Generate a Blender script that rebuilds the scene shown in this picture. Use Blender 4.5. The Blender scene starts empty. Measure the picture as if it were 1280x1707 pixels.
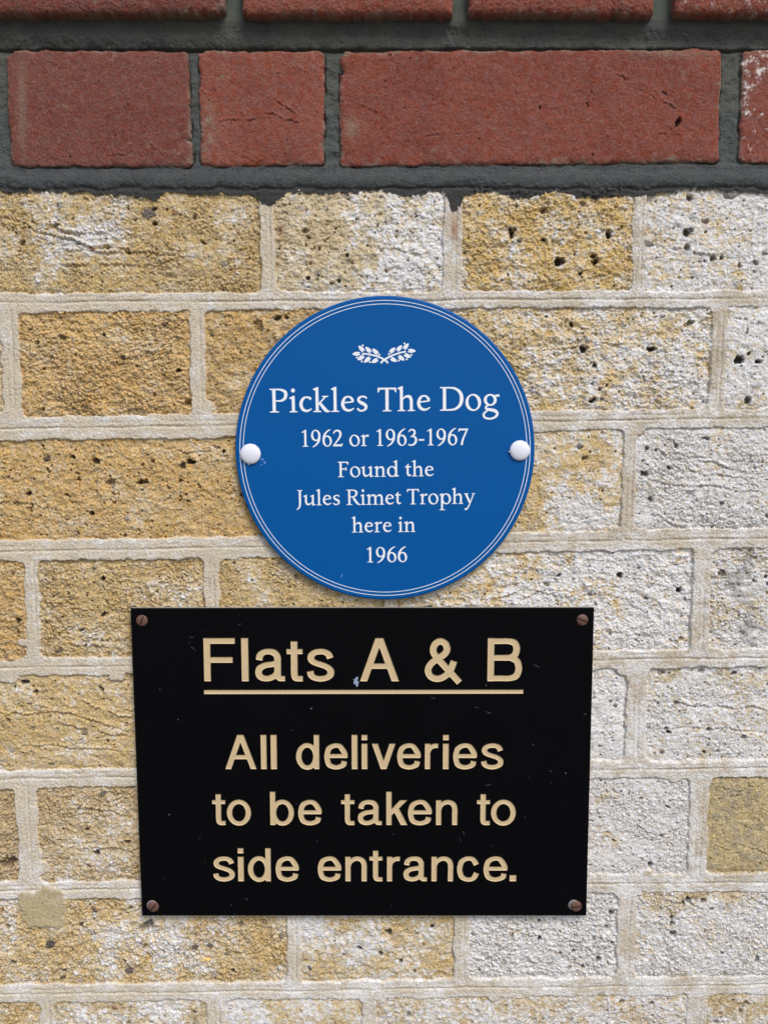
import bpy, math, random
import numpy as np
from mathutils import Vector

# ------------------------------------------------------------------ camera, light, exposure
SC = bpy.context.scene
PW, PH = 1280.0, 1707.0            # the photograph's own pixel grid, used to measure the wall
F_PX = 1350.0                      # focal length in those pixels
DIST = 0.52                        # metres from lens to the face of the wall
PITCH = math.radians(6.1)          # camera tipped down

cam_d = bpy.data.cameras.new('camera')
cam = bpy.data.objects.new('camera', cam_d)
SC.collection.objects.link(cam)
cam.location = (0, -DIST, 0)
cam.rotation_euler = (math.radians(90) - PITCH, 0, 0)
cam_d.sensor_fit = 'VERTICAL'
cam_d.sensor_height = 24.0
cam_d.lens = 24.0 * F_PX / PH
cam_d.clip_start = 0.01
cam_d.clip_end = 100
SC.camera = cam

SUN_AZ, SUN_EL = 152.0, 50.0       # clockwise from +Y; the wall faces -Y
w = bpy.data.worlds.new('World'); SC.world = w
w.use_nodes = True
wn = w.node_tree
sky = wn.nodes.new('ShaderNodeTexSky')
sky.sky_type = 'NISHITA'
sky.sun_disc = False
sky.sun_elevation = math.radians(SUN_EL)
sky.sun_rotation = math.radians(SUN_AZ)
sky.air_density = 1.0
sky.dust_density = 2.0
sky.ozone_density = 0.6
bg = wn.nodes['Background']
# below the horizon the surroundings are pale paving, as bright as paving under that sky
wtc = wn.nodes.new('ShaderNodeTexCoord'); wsx = wn.nodes.new('ShaderNodeSeparateXYZ')
wn.links.new(wtc.outputs['Generated'], wsx.inputs[0])
wmr = wn.nodes.new('ShaderNodeMapRange'); wmr.inputs[1].default_value = -.04; wmr.inputs[2].default_value = .02
wn.links.new(wsx.outputs['Z'], wmr.inputs[0])
wmx = wn.nodes.new('ShaderNodeMix'); wmx.data_type = 'RGBA'
wmx.inputs[6].default_value = (1.0, .96, .9, 1)
wn.links.new(wmr.outputs[0], wmx.inputs[0]); wn.links.new(sky.outputs[0], wmx.inputs[7])
wn.links.new(wmx.outputs[2], bg.inputs[0])
bg.inputs[1].default_value = 0.10
sd = bpy.data.lights.new('sun', 'SUN'); sun = bpy.data.objects.new('sun', sd)
SC.collection.objects.link(sun)
sd.energy = 1.4
sd.angle = math.radians(24)
sd.color = (1.0, 0.985, 0.965)
az, el = math.radians(SUN_AZ), math.radians(SUN_EL)
to_sun = Vector((math.sin(az) * math.cos(el), math.cos(az) * math.cos(el), math.sin(el)))
sun.rotation_euler = to_sun.to_track_quat('Z', 'Y').to_euler()
sun.location = to_sun * 3
SC.view_settings.view_transform = 'Standard'
SC.view_settings.look = 'None'
SC.view_settings.gamma = 1
SC.view_settings.use_curve_mapping = False
SC.view_settings.exposure = 0.66
SC.render.engine = 'CYCLES'

# ------------------------------------------------------------------ measuring helpers
CP, SP = math.cos(PITCH), math.sin(PITCH)
def at(u, v, y=0.0):
    """photo pixel -> the point (x, z) in METRES on the plane at depth y (wall face = 0, towards camera < 0)"""
    a = (np.asarray(u, float) - PW / 2) / F_PX
    b = -(np.asarray(v, float) - PH / 2) / F_PX
    dy = CP + b * SP
    dz = -SP + b * CP
    t = (y + DIST) / dy
    return a * t, dz * t
def px(x, z, y=0.0):
    """wall point in metres -> photo pixel"""
    d = y + DIST
    fw = d * CP - z * SP
    up = d * SP + z * CP
    return PW / 2 + F_PX * x / fw, PH / 2 - F_PX * up / fw
def lin(r, g, b):
    f = lambda c: c / 12.92 if c <= .04045 else ((c + .055) / 1.055) ** 2.4
    return np.array([f(r / 255), f(g / 255), f(b / 255)], np.float32)

# ------------------------------------------------------------------ object helpers
def link(o):
    SC.collection.objects.link(o); return o
def thing(name, label, cat, loc=(0, 0, 0), group=None):
    o = link(bpy.data.objects.new(name, None))
    o.location = loc; o['label'] = label; o['category'] = cat
    o.empty_display_size = .02
    if group: o['group'] = group
    return o
def mesh_obj(name, verts, faces, mat, parent=None, smooth=False, label=None):
    """verts in world metres; stored relative to the parent's location"""
    me = bpy.data.meshes.new(name)
    off = parent_off(parent)
    me.from_pydata([(v[0] - off[0], v[1] - off[1], v[2] - off[2]) for v in verts], [], faces)
    me.materials.append(mat)
    if smooth:
        me.polygons.foreach_set('use_smooth', [True] * len(me.polygons))
    me.update()
    o = link(bpy.data.objects.new(name, me))
    if parent: o.parent = parent
    if label: o['label'] = label
    return o
def parent_off(p):
    x = Vector((0, 0, 0))
    while p is not None:
        x = x + p.location; p = p.parent
    return x

# ------------------------------------------------------------------ materials
def new_mat(name):
    m = bpy.data.materials.new(name); m.use_nodes = True
    nt = m.node_tree
    return m, nt, nt.nodes['Principled BSDF']
def nd(nt, kind, **kw):
    n = nt.nodes.new(kind)
    for k, v in kw.items():
        if k in n.inputs: n.inputs[k].default_value = v
        else: setattr(n, k, v)
    return n
def masonry_mat(name, rough, grain_scale, bump, vary):
    """colour of each grain comes from the built surface's own colour attribute, roughened by finer noise"""
    m, nt, p = new_mat(name)
    L = nt.links.new
    at_ = nd(nt, 'ShaderNodeAttribute', attribute_name='Col')
    tc = nd(nt, 'ShaderNodeTexCoord')
    n1 = nd(nt, 'ShaderNodeTexNoise', Scale=grain_scale, Detail=5.0, Roughness=.65)
    L(tc.outputs['Object'], n1.inputs['Vector'])
    n2 = nd(nt, 'ShaderNodeTexNoise', Scale=grain_scale * .22, Detail=3.0, Roughness=.6)
    L(tc.outputs['Object'], n2.inputs['Vector'])
    mr = nd(nt, 'ShaderNodeMapRange'); mr.inputs[1].default_value = .25; mr.inputs[2].default_value = .75
    mr.inputs[3].default_value = 1 - vary; mr.inputs[4].default_value = 1 + vary
    L(n1.outputs['Fac'], mr.inputs[0])
    mul = nd(nt, 'ShaderNodeMix', data_type='RGBA', blend_type='MULTIPLY'); mul.inputs[0].default_value = 1
    L(at_.outputs['Color'], mul.inputs[6]); L(mr.outputs[0], mul.inputs[7])
    hs = nd(nt, 'ShaderNodeHueSaturation')
    mr2 = nd(nt, 'ShaderNodeMapRange'); mr2.inputs[1].default_value = .3; mr2.inputs[2].default_value = .7
    mr2.inputs[3].default_value = .85; mr2.inputs[4].default_value = 1.12
    L(n2.outputs['Fac'], mr2.inputs[0]); L(mr2.outputs[0], hs.inputs['Saturation'])
    L(mul.outputs[2], hs.inputs['Color']); L(hs.outputs[0], p.inputs['Base Color'])
    p.inputs['Roughness'].default_value = rough
    p.inputs['Specular IOR Level'].default_value = .25
    b = nd(nt, 'ShaderNodeBump', Strength=bump, Distance=.0004)
    L(n1.outputs['Fac'], b.inputs['Height']); L(b.outputs[0], p.inputs['Normal'])
    return m
M_RED = masonry_mat('red_brick_clay', .85, 1500, .55, .16)
M_YEL = masonry_mat('yellow_stock_brick_clay', .95, 1400, .75, .20)
M_PALE = masonry_mat('pale_lime_mortar', .95, 1700, .6, .14)
M_DARK = masonry_mat('dark_cement_mortar', .8, 1800, .6, .25)

def paint_mat(name, col, rough, spec=.5, noise=.04, coat=0.0):
    m, nt, p = new_mat(name)
    L = nt.links.new
    tc = nd(nt, 'ShaderNodeTexCoord')
    n = nd(nt, 'ShaderNodeTexNoise', Scale=60.0, Detail=4.0)
    L(tc.outputs['Object'], n.inputs['Vector'])
    mr = nd(nt, 'ShaderNodeMapRange'); mr.inputs[3].default_value = 1 - noise; mr.inputs[4].default_value = 1 + noise
    L(n.outputs['Fac'], mr.inputs[0])
    mul = nd(nt, 'ShaderNodeMix', data_type='RGBA', blend_type='MULTIPLY'); mul.inputs[0].default_value = 1
    mul.inputs[6].default_value = (*col, 1); L(mr.outputs[0], mul.inputs[7])
    L(mul.outputs[2], p.inputs['Base Color'])
    mr2 = nd(nt, 'ShaderNodeMapRange'); mr2.inputs[3].default_value = rough * .8; mr2.inputs[4].default_value = rough * 1.2
    n3 = nd(nt, 'ShaderNodeTexNoise', Scale=350.0, Detail=5.0)
    L(tc.outputs['Object'], n3.inputs['Vector'])
    L(n3.outputs['Fac'], mr2.inputs[0]); L(mr2.outputs[0], p.inputs['Roughness'])
    p.inputs['Specular IOR Level'].default_value = spec
    p.inputs['Coat Weight'].default_value = coat
    return m
M_BLUE = paint_mat('blue_enamel', lin(0, 84, 152), .42, .14, .03)
M_WHITE = paint_mat('white_print', lin(238, 240, 242), .5, .4, .02)
M_CAP = paint_mat('white_plastic_cap', lin(232, 232, 240), .3, .5, .02)
M_TAN = paint_mat('tan_engraved_core', lin(206, 181, 140), .6, .3, .05)
M_EDGE = paint_mat('pale_grey_laminate_edge', lin(150, 150, 146), .6, .3, .06)
M_STEEL = paint_mat('dull_zinc', lin(120, 118, 116), .45, .5, .1)
M_SCREW = paint_mat('brown_bronzed_screw', lin(104, 72, 60), .5, .5, .16)
M_SLOT = paint_mat('dark_brown_slot', lin(30, 22, 20), .8, .2, .1)
M_SCUFF = paint_mat('pale_scuff', lin(84, 86, 91), .7, .3, .1)

def black_laminate():
    m, nt, p = new_mat('black_engraving_laminate')
    L = nt.links.new
    tc = nd(nt, 'ShaderNodeTexCoord')
    v = nd(nt, 'ShaderNodeTexVoronoi', Scale=90.0)
    L(tc.outputs['Object'], v.inputs['Vector'])
    # rare tiny pale specks of dust: only cells whose random value is high
    lt = nd(nt, 'ShaderNodeMath', operation='LESS_THAN'); lt.inputs[1].default_value = .045
    L(v.outputs['Distance'], lt.inputs[0])
    sep = nd(nt, 'ShaderNodeSeparateColor'); L(v.outputs['Color'], sep.inputs[0])
    gt = nd(nt, 'ShaderNodeMath', operation='GREATER_THAN'); gt.inputs[1].default_value = .95
    L(sep.outputs[0], gt.inputs[0])
    mm = nd(nt, 'ShaderNodeMath', operation='MULTIPLY'); L(lt.outputs[0], mm.inputs[0]); L(gt.outputs[0], mm.inputs[1])
    mx = nd(nt, 'ShaderNodeMix', data_type='RGBA')
    mx.inputs[6].default_value = (.0022, .0022, .003, 1); mx.inputs[7].default_value = (.16, .16, .17, 1)
    L(mm.outputs[0], mx.inputs[0]); L(mx.outputs[2], p.inputs['Base Color'])
    n = nd(nt, 'ShaderNodeTexNoise', Scale=25.0, Detail=6.0)
    L(tc.outputs['Object'], n.inputs['Vector'])
    mr = nd(nt, 'ShaderNodeMapRange'); mr.inputs[3].default_value = .28; mr.inputs[4].default_value = .42
    L(n.outputs['Fac'], mr.inputs[0]); L(mr.outputs[0], p.inputs['Roughness'])
    p.inputs['Specular IOR Level'].default_value = .09
    return m
M_BLACK = black_laminate()

# ------------------------------------------------------------------ noise
def perlin(x, y, seed):
    r = np.random.default_rng(seed)
    N = 256
    perm = r.permutation(N)
    ang = r.random(N).astype(np.float32) * 2 * np.pi
    gx, gy = np.cos(ang), np.sin(ang)
    th = r.random() * 6.283; c_, s_ = math.cos(th), math.sin(th)
    x, y = x * c_ - y * s_ + 31.7, x * s_ + y * c_ - 12.9
    xi = np.floor(x).astype(np.int32); yi = np.floor(y).astype(np.int32)
    xf = (x - xi).astype(np.float32); yf = (y - yi).astype(np.float32)
    def g(ix, iy, fx, fy):
        h = perm[(perm[ix & 255] + iy) & 255]
        return gx[h] * fx + gy[h] * fy
    u = xf * xf * xf * (xf * (xf * 6 - 15) + 10); v = yf * yf * yf * (yf * (yf * 6 - 15) + 10)
    a = g(xi, yi, xf, yf); b = g(xi + 1, yi, xf - 1, yf)
    c = g(xi, yi + 1, xf, yf - 1); d = g(xi + 1, yi + 1, xf - 1, yf - 1)
    return 1.5 * ((a + (b - a) * u) * (1 - v) + (c + (d - c) * u) * v)     # about -1..1
def fbm(x, y, wl, octv, seed, gain=.5):
    s = 0; a = 1.0; t = 0
    for k in range(octv):
        s = s + a * perlin(x / wl + 17.3 * k, y / wl - 9.1 * k, seed + k); t += a * a
        a *= gain; wl *= .5
    return s / math.sqrt(t)
def sstep(a, b, x):
    t = np.clip((x - a) / (b - a), 0, 1)
    return t * t * (3 - 2 * t)

# ------------------------------------------------------------------ THE WALL
# each course: (top y at the photo's left / right edge, bottom y left / right, kind, bricks)
# each brick: x0, x1, then paleness at its left and right end, then tint
ROWS = [
 (-420, -420, -205, -205, 'top', [(-420, -60, 0, 0, 0), (-35, 290, 0, 0, 1), (315, 880, 0, 0, 2), (905, 1200, 0, 0, 0), (1225, 1750, 0, 0, 1)]),
 (-175, -175, 38, 39, 'top',    [(-480, -170, 0, 0, 1), (-145, 377, .0, 0, 1), (406, 755, .1, 0, 0), (779, 1084, 0, 0, 2), (1117, 1420, .40, .40, 0), (1445, 1800, 0, 0, 1)]),
 (87, 84, 281, 272, 'red',      [(-560, -10 - 16, 0, 0, 0), (16, 318, .05, .05, 1), (333, 541, .2, .2, 0), (566, 1199, .1, .15, 2), (1232, 1520, .44, .44, 0), (1545, 1850, 0, 0, 1)]),
 (316, 312, 488, 484, 'yel',    [(-480, -215, .1, .1, 0), (-190, 433, .35, .16, 0), (458, 739, .45, .72, 1), (770, 1053, .36, .42, 2), (1075, 1345, .72, .95, 0), (1370, 1800, .8, .8, 1)]),
 (521, 511, 694, 681, 'yel',    [(-560, -265, .1, .1, 0), (-240, 2, .1, .1, 1), (34, 317, .04, .04, 3), (344, 612, .08, .1, 3), (636, 1184, .28, .74, 0), (1209, 1480, .85, .85, 1), (1505, 1900, .8, .8, 1)]),
 (736, 713, 902, 880, 'yel',    [(-450, -170, .1, .1, 0), (-145, 480, .02, .12, 3), (505, 762, .2, .2, 0), (786, 1036, .3, .62, 0), (1060, 1330, .98, .92, 1), (1355, 1850, .8, .8, 1)]),
 (938, 914, 1099, 1082, 'yel',  [(-480, -255, .1, .1, 0), (-230, 43, .05, .05, 3), (68, 341, .22, .3, 0), (366, 640, .28, .34, 0), (664, 1152, .5, 1.0, 0), (1183, 1460, .86, .8, 1), (1485, 1900, .8, .8, 1)]),
 (1128, 1111, 1283, 1266, 'yel', [(-480, -190, .1, .1, 0), (-165, 390, .12, .36, 0), (415, 690, .3, .3, 0), (715, 1042, .8, 1.0, 1), (1076, 1600, .8, .76, 1), (1625, 1900, .8, .8, 1)]),
 (1314, 1294, 1470, 1455, 'yel', [(-500, -235, .1, .1, 0), (-210, 28, .14, .1, 4), (64, 330, .2, .34, 4), (355, 880, .4, .7, 0), (905, 1147, 1.0, .96, 1), (1181, 1440, -.3, -.3, 5), (1465, 1900, .8, .8, 1)]),
 (1500, 1487, 1642, 1627, 'yel', [(-420, -130, .1, .1, 0), (-105, 478, .16, .36, 0), (502, 756, .5, .32, 0), (781, 1028, .8, .92, 1), (1060, 1590, .66, .8, 1), (1615, 1900, .8, .8, 1)]),
 (1672, 1656, 1835, 1820, 'yel', [(-480, -220, .1, .1, 0), (-195, 70, .2, .25, 0), (94, 347, .4, .45, 4), (378, 602, .5, .3, 0), (627, 1142, .5, .55, 4), (1176, 1440, .5, .4, 4), (1465, 1900, .8, .8, 1)]),
 (1864, 1850, 2030, 2015, 'yel', [(-480, 20, .2, .25, 0), (50, 560, .4, .45, 4), (590, 850, .5, .3, 0), (880, 1400, .5, .55, 4), (1430, 1900, .5, .4, 4)]),
]
# grid lines in millimetres: fine inside the picture, coarser beyond it
xl, _ = at(-330, 900); xr, _ = at(1610, 900)
fl, _ = at(-40, 1700); fr, _ = at(1320, 1700)
_, zt = at(640, -330); _, zb = at(640, 1960)
_, ft = at(640, -30); _, fb = at(640, 1740)
STEP = .4
def axis(a, fa, fb_, b):
    return np.concatenate([np.arange(a, fa, 1.6), np.arange(fa, fb_, STEP), np.arange(fb_, b, 1.6)]).astype(np.float64)
GX = axis(xl * 1000, fl * 1000, fr * 1000, xr * 1000)
GZ = axis(zb * 1000, fb * 1000, ft * 1000, zt * 1000)
X, Z = np.meshgrid(GX, GZ)                     # shape (nz, nx)
X = X.astype(np.float32); Z = Z.astype(np.float32)
U, V = px(X / 1000.0, Z / 1000.0)
U = U.astype(np.float32); V = V.astype(np.float32)
nz, nx = X.shape

wob = 1.15 * fbm(X, Z, 15, 2, 11) + .75 * fbm(X, Z, 5.5, 3, 21) + 1.1 * sstep(.5, 1.3, fbm(X, Z, 11, 2, 25))          # ragged arrises
wob_fine = .55 * fbm(X, Z, 2.2, 2, 31)
def rect_sdf(x, z, c, r):
    """signed distance to a convex quad c (counter-clockwise), corner radius r"""
    d = None
    for k in range(4):
        (x0, z0), (x1, z1) = c[k], c[(k + 1) % 4]
        ex, ez = x1 - x0, z1 - z0; l = math.hypot(ex, ez)
        dd = ((x - x0) * ez - (z - z0) * ex) / l + r
        d = dd if k == 0 else smax(d, dd, r)
    return d - r
def smax(a, b, r):
    return np.where((a > 0) & (b > 0), np.sqrt(np.maximum(a, 0) ** 2 + np.maximum(b, 0) ** 2), np.maximum(a, b))
D1 = np.full(X.shape, 99, np.float32); D2 = D1.copy()      # straight-ruled distances to nearest two bricks
DW = D1.copy()                                              # ragged distance to nearest brick
BID = np.full(X.shape, -1, np.int32)
bricks = []
for (tl, tr, bl, br, kind, row) in ROWS:
    for bi, (x0, x1, w0, w1, tint) in enumerate(row):
        yt = lambda u: tl + (tr - tl) * u / 1280; yb = lambda u: bl + (br - bl) * u / 1280
        um = .5 * (yt(x0) + yb(x0)); vm = .5 * (yt(x1) + yb(x1))
        fx0 = at(x0, um)[0] * 1000; fx1 = at(x1, vm)[0] * 1000
        c = [(fx0, at(x0, yb(x0))[1] * 1000), (fx1, at(x1, yb(x1))[1] * 1000), (fx1, at(x1, yt(x1))[1] * 1000), (fx0, at(x0, yt(x0))[1] * 1000)]
        zlo = min(c[0][1], c[1][1]); zhi = max(c[2][1], c[3][1])
        j0, j1 = np.searchsorted(GZ, [zlo - 22, zhi + 22]); i0, i1 = np.searchsorted(GX, [fx0 - 22, fx1 + 22])
        if j1 <= j0 or i1 <= i0: continue
        sl = (slice(j0, j1), slice(i0, i1))
        k = len(bricks)
        bricks.append(dict(kind=kind, c=c, w0=w0, w1=w1, tint=tint, sl=sl, x0=fx0, x1=fx1, z0=zlo, z1=zhi))
        rr = {'top': 2.5, 'red': 3.2, 'yel': 2.5 + (k * 7 % 5) * .8}[kind]
        c = [(a_ + .5 * math.sin(k * 3.1 + q_ * 2.3), b_ + .6 * math.sin(k * 1.7 + q_ * 4.1)) for q_, (a_, b_) in enumerate(c)]
        d = rect_sdf(X[sl], Z[sl], c, rr).astype(np.float32)
        amp = {'top': .6, 'red': .62, 'yel': .9}[kind]
        dw = d + amp * wob[sl] + (.5 if kind == 'yel' else .35) * wob_fine[sl]
        cr_ = random.Random(k * 13 + 5)
        for q_ in range(cr_.randint(0, 3) if kind == 'yel' else cr_.randint(1, 3)):
            e_ = cr_.randrange(4); t_ = cr_.choice([0, 1, cr_.random(), cr_.random()]); p0, p1 = c[e_], c[(e_ + 1) % 4]
            r_ = cr_.uniform(2.0, 5.5) * (1 if kind == 'yel' else .6)
            hx, hz = p0[0] + (p1[0] - p0[0]) * t_, p0[1] + (p1[1] - p0[1]) * t_
            dw = np.maximum(dw, (r_ - np.sqrt((X[sl] - hx) ** 2 * cr_.uniform(.12, .8) + (Z[sl] - hz) ** 2 * cr_.uniform(.8, 1.6)) + 1.5 * wob[sl] + .8 * wob_fine[sl]) * .7)
        a, b = D1[sl], D2[sl]
        D2[sl] = np.minimum(np.maximum(a, d), b); D1[sl] = np.minimum(a, d)
        near = dw < DW[sl]
        DW[sl] = np.where(near, dw, DW[sl]); BID[sl] = np.where(near, k, BID[sl])
inside = DW < 0
kind_of = np.array([{'top': 0, 'red': 1, 'yel': 2}[b['kind']] for b in bricks])
KIND = kind_of[np.clip(BID, 0, None)]
CLASS = np.where(inside, KIND, 3)               # 0 projecting red course, 1 red, 2 yellow, 3 mortar
# dark mortar: everything above a ragged line just over the yellow bricks, with two dips down into the perpends
g2 = fbm(X, Z, 3.0, 2, 55)
rag = 3.0 * fbm(X, Z, 26, 3, 41) + 1.7 * fbm(X, Z, 5, 2, 45)           # mm
_, dz_line = at(640, 321); dark_z = dz_line * 1000 + rag * .9 - .6
for (u0, dip, wd) in ((448, 8.0, 7.0), (757, 12.0, 5.0), (240, 2.5, 10), (1010, 4.0, 20), (870, 2.0, 12), (60, -1.5, 30), (1180, -3.0, 25)):
    cx = at(u0, 330)[0] * 1000
    dark_z = dark_z - dip * np.exp(-np.abs((X - cx + .9 * wob) / wd) ** 3) * (.85 + .3 * g2)
over = (Z > dark_z + .7 * g2 + .5 * fbm(X, Z, 1.6, 2, 49)) & (Z < dz_line * 1000 + 12) & ((KIND == 2) | ~inside)      # slurry running over the brick tops
dark = (~inside & (Z > dark_z + .7 * g2 + .5 * fbm(X, Z, 1.6, 2, 49))) | over
CLASS = np.where(dark, 4, CLASS)                # 4 dark mortar

# ---- heights (mm, + towards the camera)
edge = np.clip(-DW, 0, None)
g1 = fbm(X, Z, 7.0, 2, 51); g2 = fbm(X, Z, 3.0, 2, 55); g3 = fbm(X, Z, 1.5, 2, 59)
low = fbm(X, Z, 38, 3, 63); mid = fbm(X, Z, 16, 2, 67)
ripple = fbm(X * .45, Z * 1.3, 4.5, 3, 71)
wx_ = .5 * g2; wz_ = .5 * fbm(X, Z, 3.3, 2, 57)
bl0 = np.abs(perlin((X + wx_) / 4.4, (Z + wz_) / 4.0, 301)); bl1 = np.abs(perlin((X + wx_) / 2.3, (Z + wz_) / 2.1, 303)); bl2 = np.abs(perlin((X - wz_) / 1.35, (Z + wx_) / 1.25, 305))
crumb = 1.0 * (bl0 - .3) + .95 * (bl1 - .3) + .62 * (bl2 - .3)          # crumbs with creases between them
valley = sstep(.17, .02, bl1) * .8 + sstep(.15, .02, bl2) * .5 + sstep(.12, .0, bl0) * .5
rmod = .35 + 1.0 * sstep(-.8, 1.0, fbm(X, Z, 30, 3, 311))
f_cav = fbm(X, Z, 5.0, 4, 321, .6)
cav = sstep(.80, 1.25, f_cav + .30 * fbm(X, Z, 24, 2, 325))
cavs = sstep(.95, 1.3, fbm(X, Z, 2.4, 3, 331, .6)) * .6
lump = fbm(X, Z, 9.0, 2, 341)
_pr = np.random.default_rng(77)
CH = _pr.uniform(.3, 1.45, 400).astype(np.float32)[np.clip(BID, 0, None)]
CVo = _pr.uniform(-.35, .3, 400).astype(np.float32)[np.clip(BID, 0, None)]
BR = _pr.normal(1, .06, 400).astype(np.float32)[np.clip(BID, 0, None)]
rmod = rmod * CH
cav = sstep(.80, 1.25, f_cav + .30 * fbm(X, Z, 24, 2, 325) + CVo)
grain = .30 * g1 + .26 * g2 + .22 * g3 + .38 * lump + .62 * crumb * rmod - 1.5 * cav - .6 * cavs
salt = np.random.default_rng(8).random(X.shape).astype(np.float32)
salt2 = np.random.default_rng(9).random(X.shape).astype(np.float32)
H = np.zeros(X.shape, np.float32)
rng = np.random.default_rng(5)
rough_of = np.ones(len(bricks)); lift = np.zeros(len(bricks))
for k, b in enumerate(bricks):
    lift[k] = rng.normal(0, .45)
    rough_of[k] = rng.uniform(.6, 1.45)
    if b['tint'] == 5: rough_of[k] = .45; lift[k] = -.3
    if b['tint'] == 2 and b['kind'] == 'yel': rough_of[k] = 1.5
RO = rough_of[np.clip(BID, 0, None)].astype(np.float32); LI = lift[np.clip(BID, 0, None)].astype(np.float32)
eN = sstep(-.5, 1.0, fbm(X, Z, 20, 3, 75))
round_y = (.1 + 1.9 * eN) * np.exp(-edge / 1.2) + .55 * np.exp(-edge / 5.0)
h_yel = -.2 + LI + RO * (1.5 * grain + .30 * ripple + .3 * mid) + .5 * low - round_y
fine = .16 * fbm(X, Z, 1.5, 2, 81) + .20 * fbm(X, Z, 5, 3, 83) + .26 * (bl2 - .3) + .22 * (bl1 - .3) - .5 * cavs
eR = sstep(-.6, 1.0, fbm(X, Z, 16, 3, 77))
round_r = (.6 + 1.8 * eR) * np.exp(-edge / 1.0) + .7 * eR * np.exp(-edge / 4)
h_red = 2.2 + .4 * LI + fine + .30 * mid * .6 + .5 * low - round_r
h_top = 11.5 + .3 * LI + 1.4 * fine + .4 * low - 2.2 * np.exp(-edge / 1.0) - 2.0 * np.exp(-edge / 3.5)
# mortar
vert = np.zeros(X.shape, np.float32)            # 1 in upright joints
uj = D2 - D1
UH = np.full(X.shape, 99, np.float32); UV = UH.copy()
for ri, (tl, tr, bl, br, kind, row) in enumerate(ROWS):
    if ri + 1 < len(ROWS):
        n2 = ROWS[ri + 1]
        zc0 = at(0, .5 * (bl + n2[0])); zc1 = at(1280, .5 * (br + n2[1]))
        zc = zc0[1] * 1000 + (X - zc0[0] * 1000) * (zc1[1] - zc0[1]) / (zc1[0] - zc0[0])
        UH = np.where(np.abs(Z - zc) < np.abs(UH), Z - zc, UH)
    za = at(640, .5 * (tl + tr))[1] * 1000; zb2 = at(640, .5 * (bl + br))[1] * 1000
    band = (Z < za + 1.5) & (Z > zb2 - 1.5)
    for q in range(len(row) - 1):
        xc = at(.5 * (row[q][1] + row[q + 1][0]), .25 * (tl + tr + bl + br))[0] * 1000
        UV = np.where(band & (np.abs(X - xc) < np.abs(UV)), X - xc, UV)
rows_z = []
for (tl, tr, bl, br, kind, row) in ROWS:
    zt_ = at(640, .5 * (tl + tr))[1] * 1000; zb_ = at(640, .5 * (bl + br))[1] * 1000
    vert = np.maximum(vert, sstep(-1, 2.5, Z - zb_ - .3) * sstep(-1, 2.5, zt_ - .3 - Z))
streak_h = fbm(X * .12, Z, 1.5, 3, 91); streak_v = fbm(X, Z * .12, 1.5, 3, 95)
streak = streak_h * (1 - vert) + streak_v * vert
lw = .7 * fbm(X, Z, 40, 2, 97) + .18 * g2
uh = UH + lw; uv = UV + lw
gate = sstep(-.7, .7, fbm(X, Z, 26, 2, 197)); gate2 = sstep(-.3, .8, fbm(X, Z, 30, 2, 198))
h_mor = .45 + .08 * streak + .20 * g3 + .14 * g2 + .34 * (bl2 - .3) + .22 * (bl1 - .3) + .5 * low + .3 * mid
h_mor -= (1 - vert) * (.25 + .65 * gate) * np.exp(-(uh / .75) ** 2)                     # ruled line
h_mor -= vert * (.2 + .55 * gate) * (np.exp(-((uv - 1.6) / .7) ** 2) + gate2 * np.exp(-((uv + 1.8) / .7) ** 2))
h_mor -= .35 * gate2 * np.exp(-((uh - 3.2) / .8) ** 2) * (1 - vert)
h_mor -= .5 * sstep(1.0, 1.6, fbm(X, Z, 3.5, 3, 205))
crev = sstep(.0, .9, fbm(X, Z, 11, 2, 99))
h_mor -= 1.8 * crev * np.exp(-(DW / .7) ** 2)
# dark mortar: weathered shelf under the projecting course, struck band under the red course
z_a0 = at(640, 40)[1] * 1000; z_a1 = at(640, 86)[1] * 1000
z_b0 = at(640, 280)[1] * 1000; z_b1 = at(640, 314)[1] * 1000
Zq = Z + .9 * mid + .5 * g1 * .8 + .25 * g2
ta = np.clip((Zq - z_a1) / (z_a0 - z_a1), 0, 1.4)
h_da = -1.2 + 3.4 * ta + .5 * np.sin(ta * 7 + X * .01) + .3 * mid
h_da -= 2.4 * np.exp(-((Zq - z_a1 - .8) / .9) ** 2) + .35 * g1 * .5
tb = (Zq - z_b1) / (z_b0 - z_b1)
h_db = .3 + 1.6 * np.exp(-((tb - .45) / .42) ** 2) + .25 * mid + .35 * low
h_db -= .9 * np.exp(-((tb + .05 + .08 * mid) / .09) ** 2)
h_db = np.where(over & inside, np.maximum(h_db * .5, h_yel + .25), h_db)
h_dark = np.where(Z > .5 * (z_a1 + z_b0), h_da, h_db)
h_perp = -.8 + .9 * g1 * .5 + .5 * mid
inred = sstep(0, 3, Zq - z_b0 - 1.0) * sstep(0, 3, z_a1 - 1.0 - Z)
h_dark = h_dark * (1 - inred) + h_perp * inred
h_dark = np.where(Z > z_a0 + 1, np.maximum(h_dark, 5.0 + .8 * g1), h_dark)   # joints between the projecting bricks
h_dark = h_dark - 2.4 * sstep(-.3, .7, fbm(X, Z, 10, 2, 411)) * np.exp(-(DW / .7) ** 2) * (Z > z_b0 - 1) + .45 * lump * (Z > z_b0) + .2 * g1 + .24 * g3 + .2 * g2 + .22 * (bl1 - .3) + .18 * (bl2 - .3) - .9 * sstep(.9, 1.4, fbm(X, Z, 4, 2, 401))
blend = sstep(-.5, .5, -DW)
hb = np.choose(KIND, [h_top, h_red, h_yel])
H = hb * blend + h_mor * (1 - blend)
H = np.where(CLASS == 4, h_dark, H)
H = np.where((CLASS == 4) & (KIND == 0), np.maximum(h_dark, h_dark + (h_top - h_dark) * sstep(1.0, 0, DW)), H)

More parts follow.
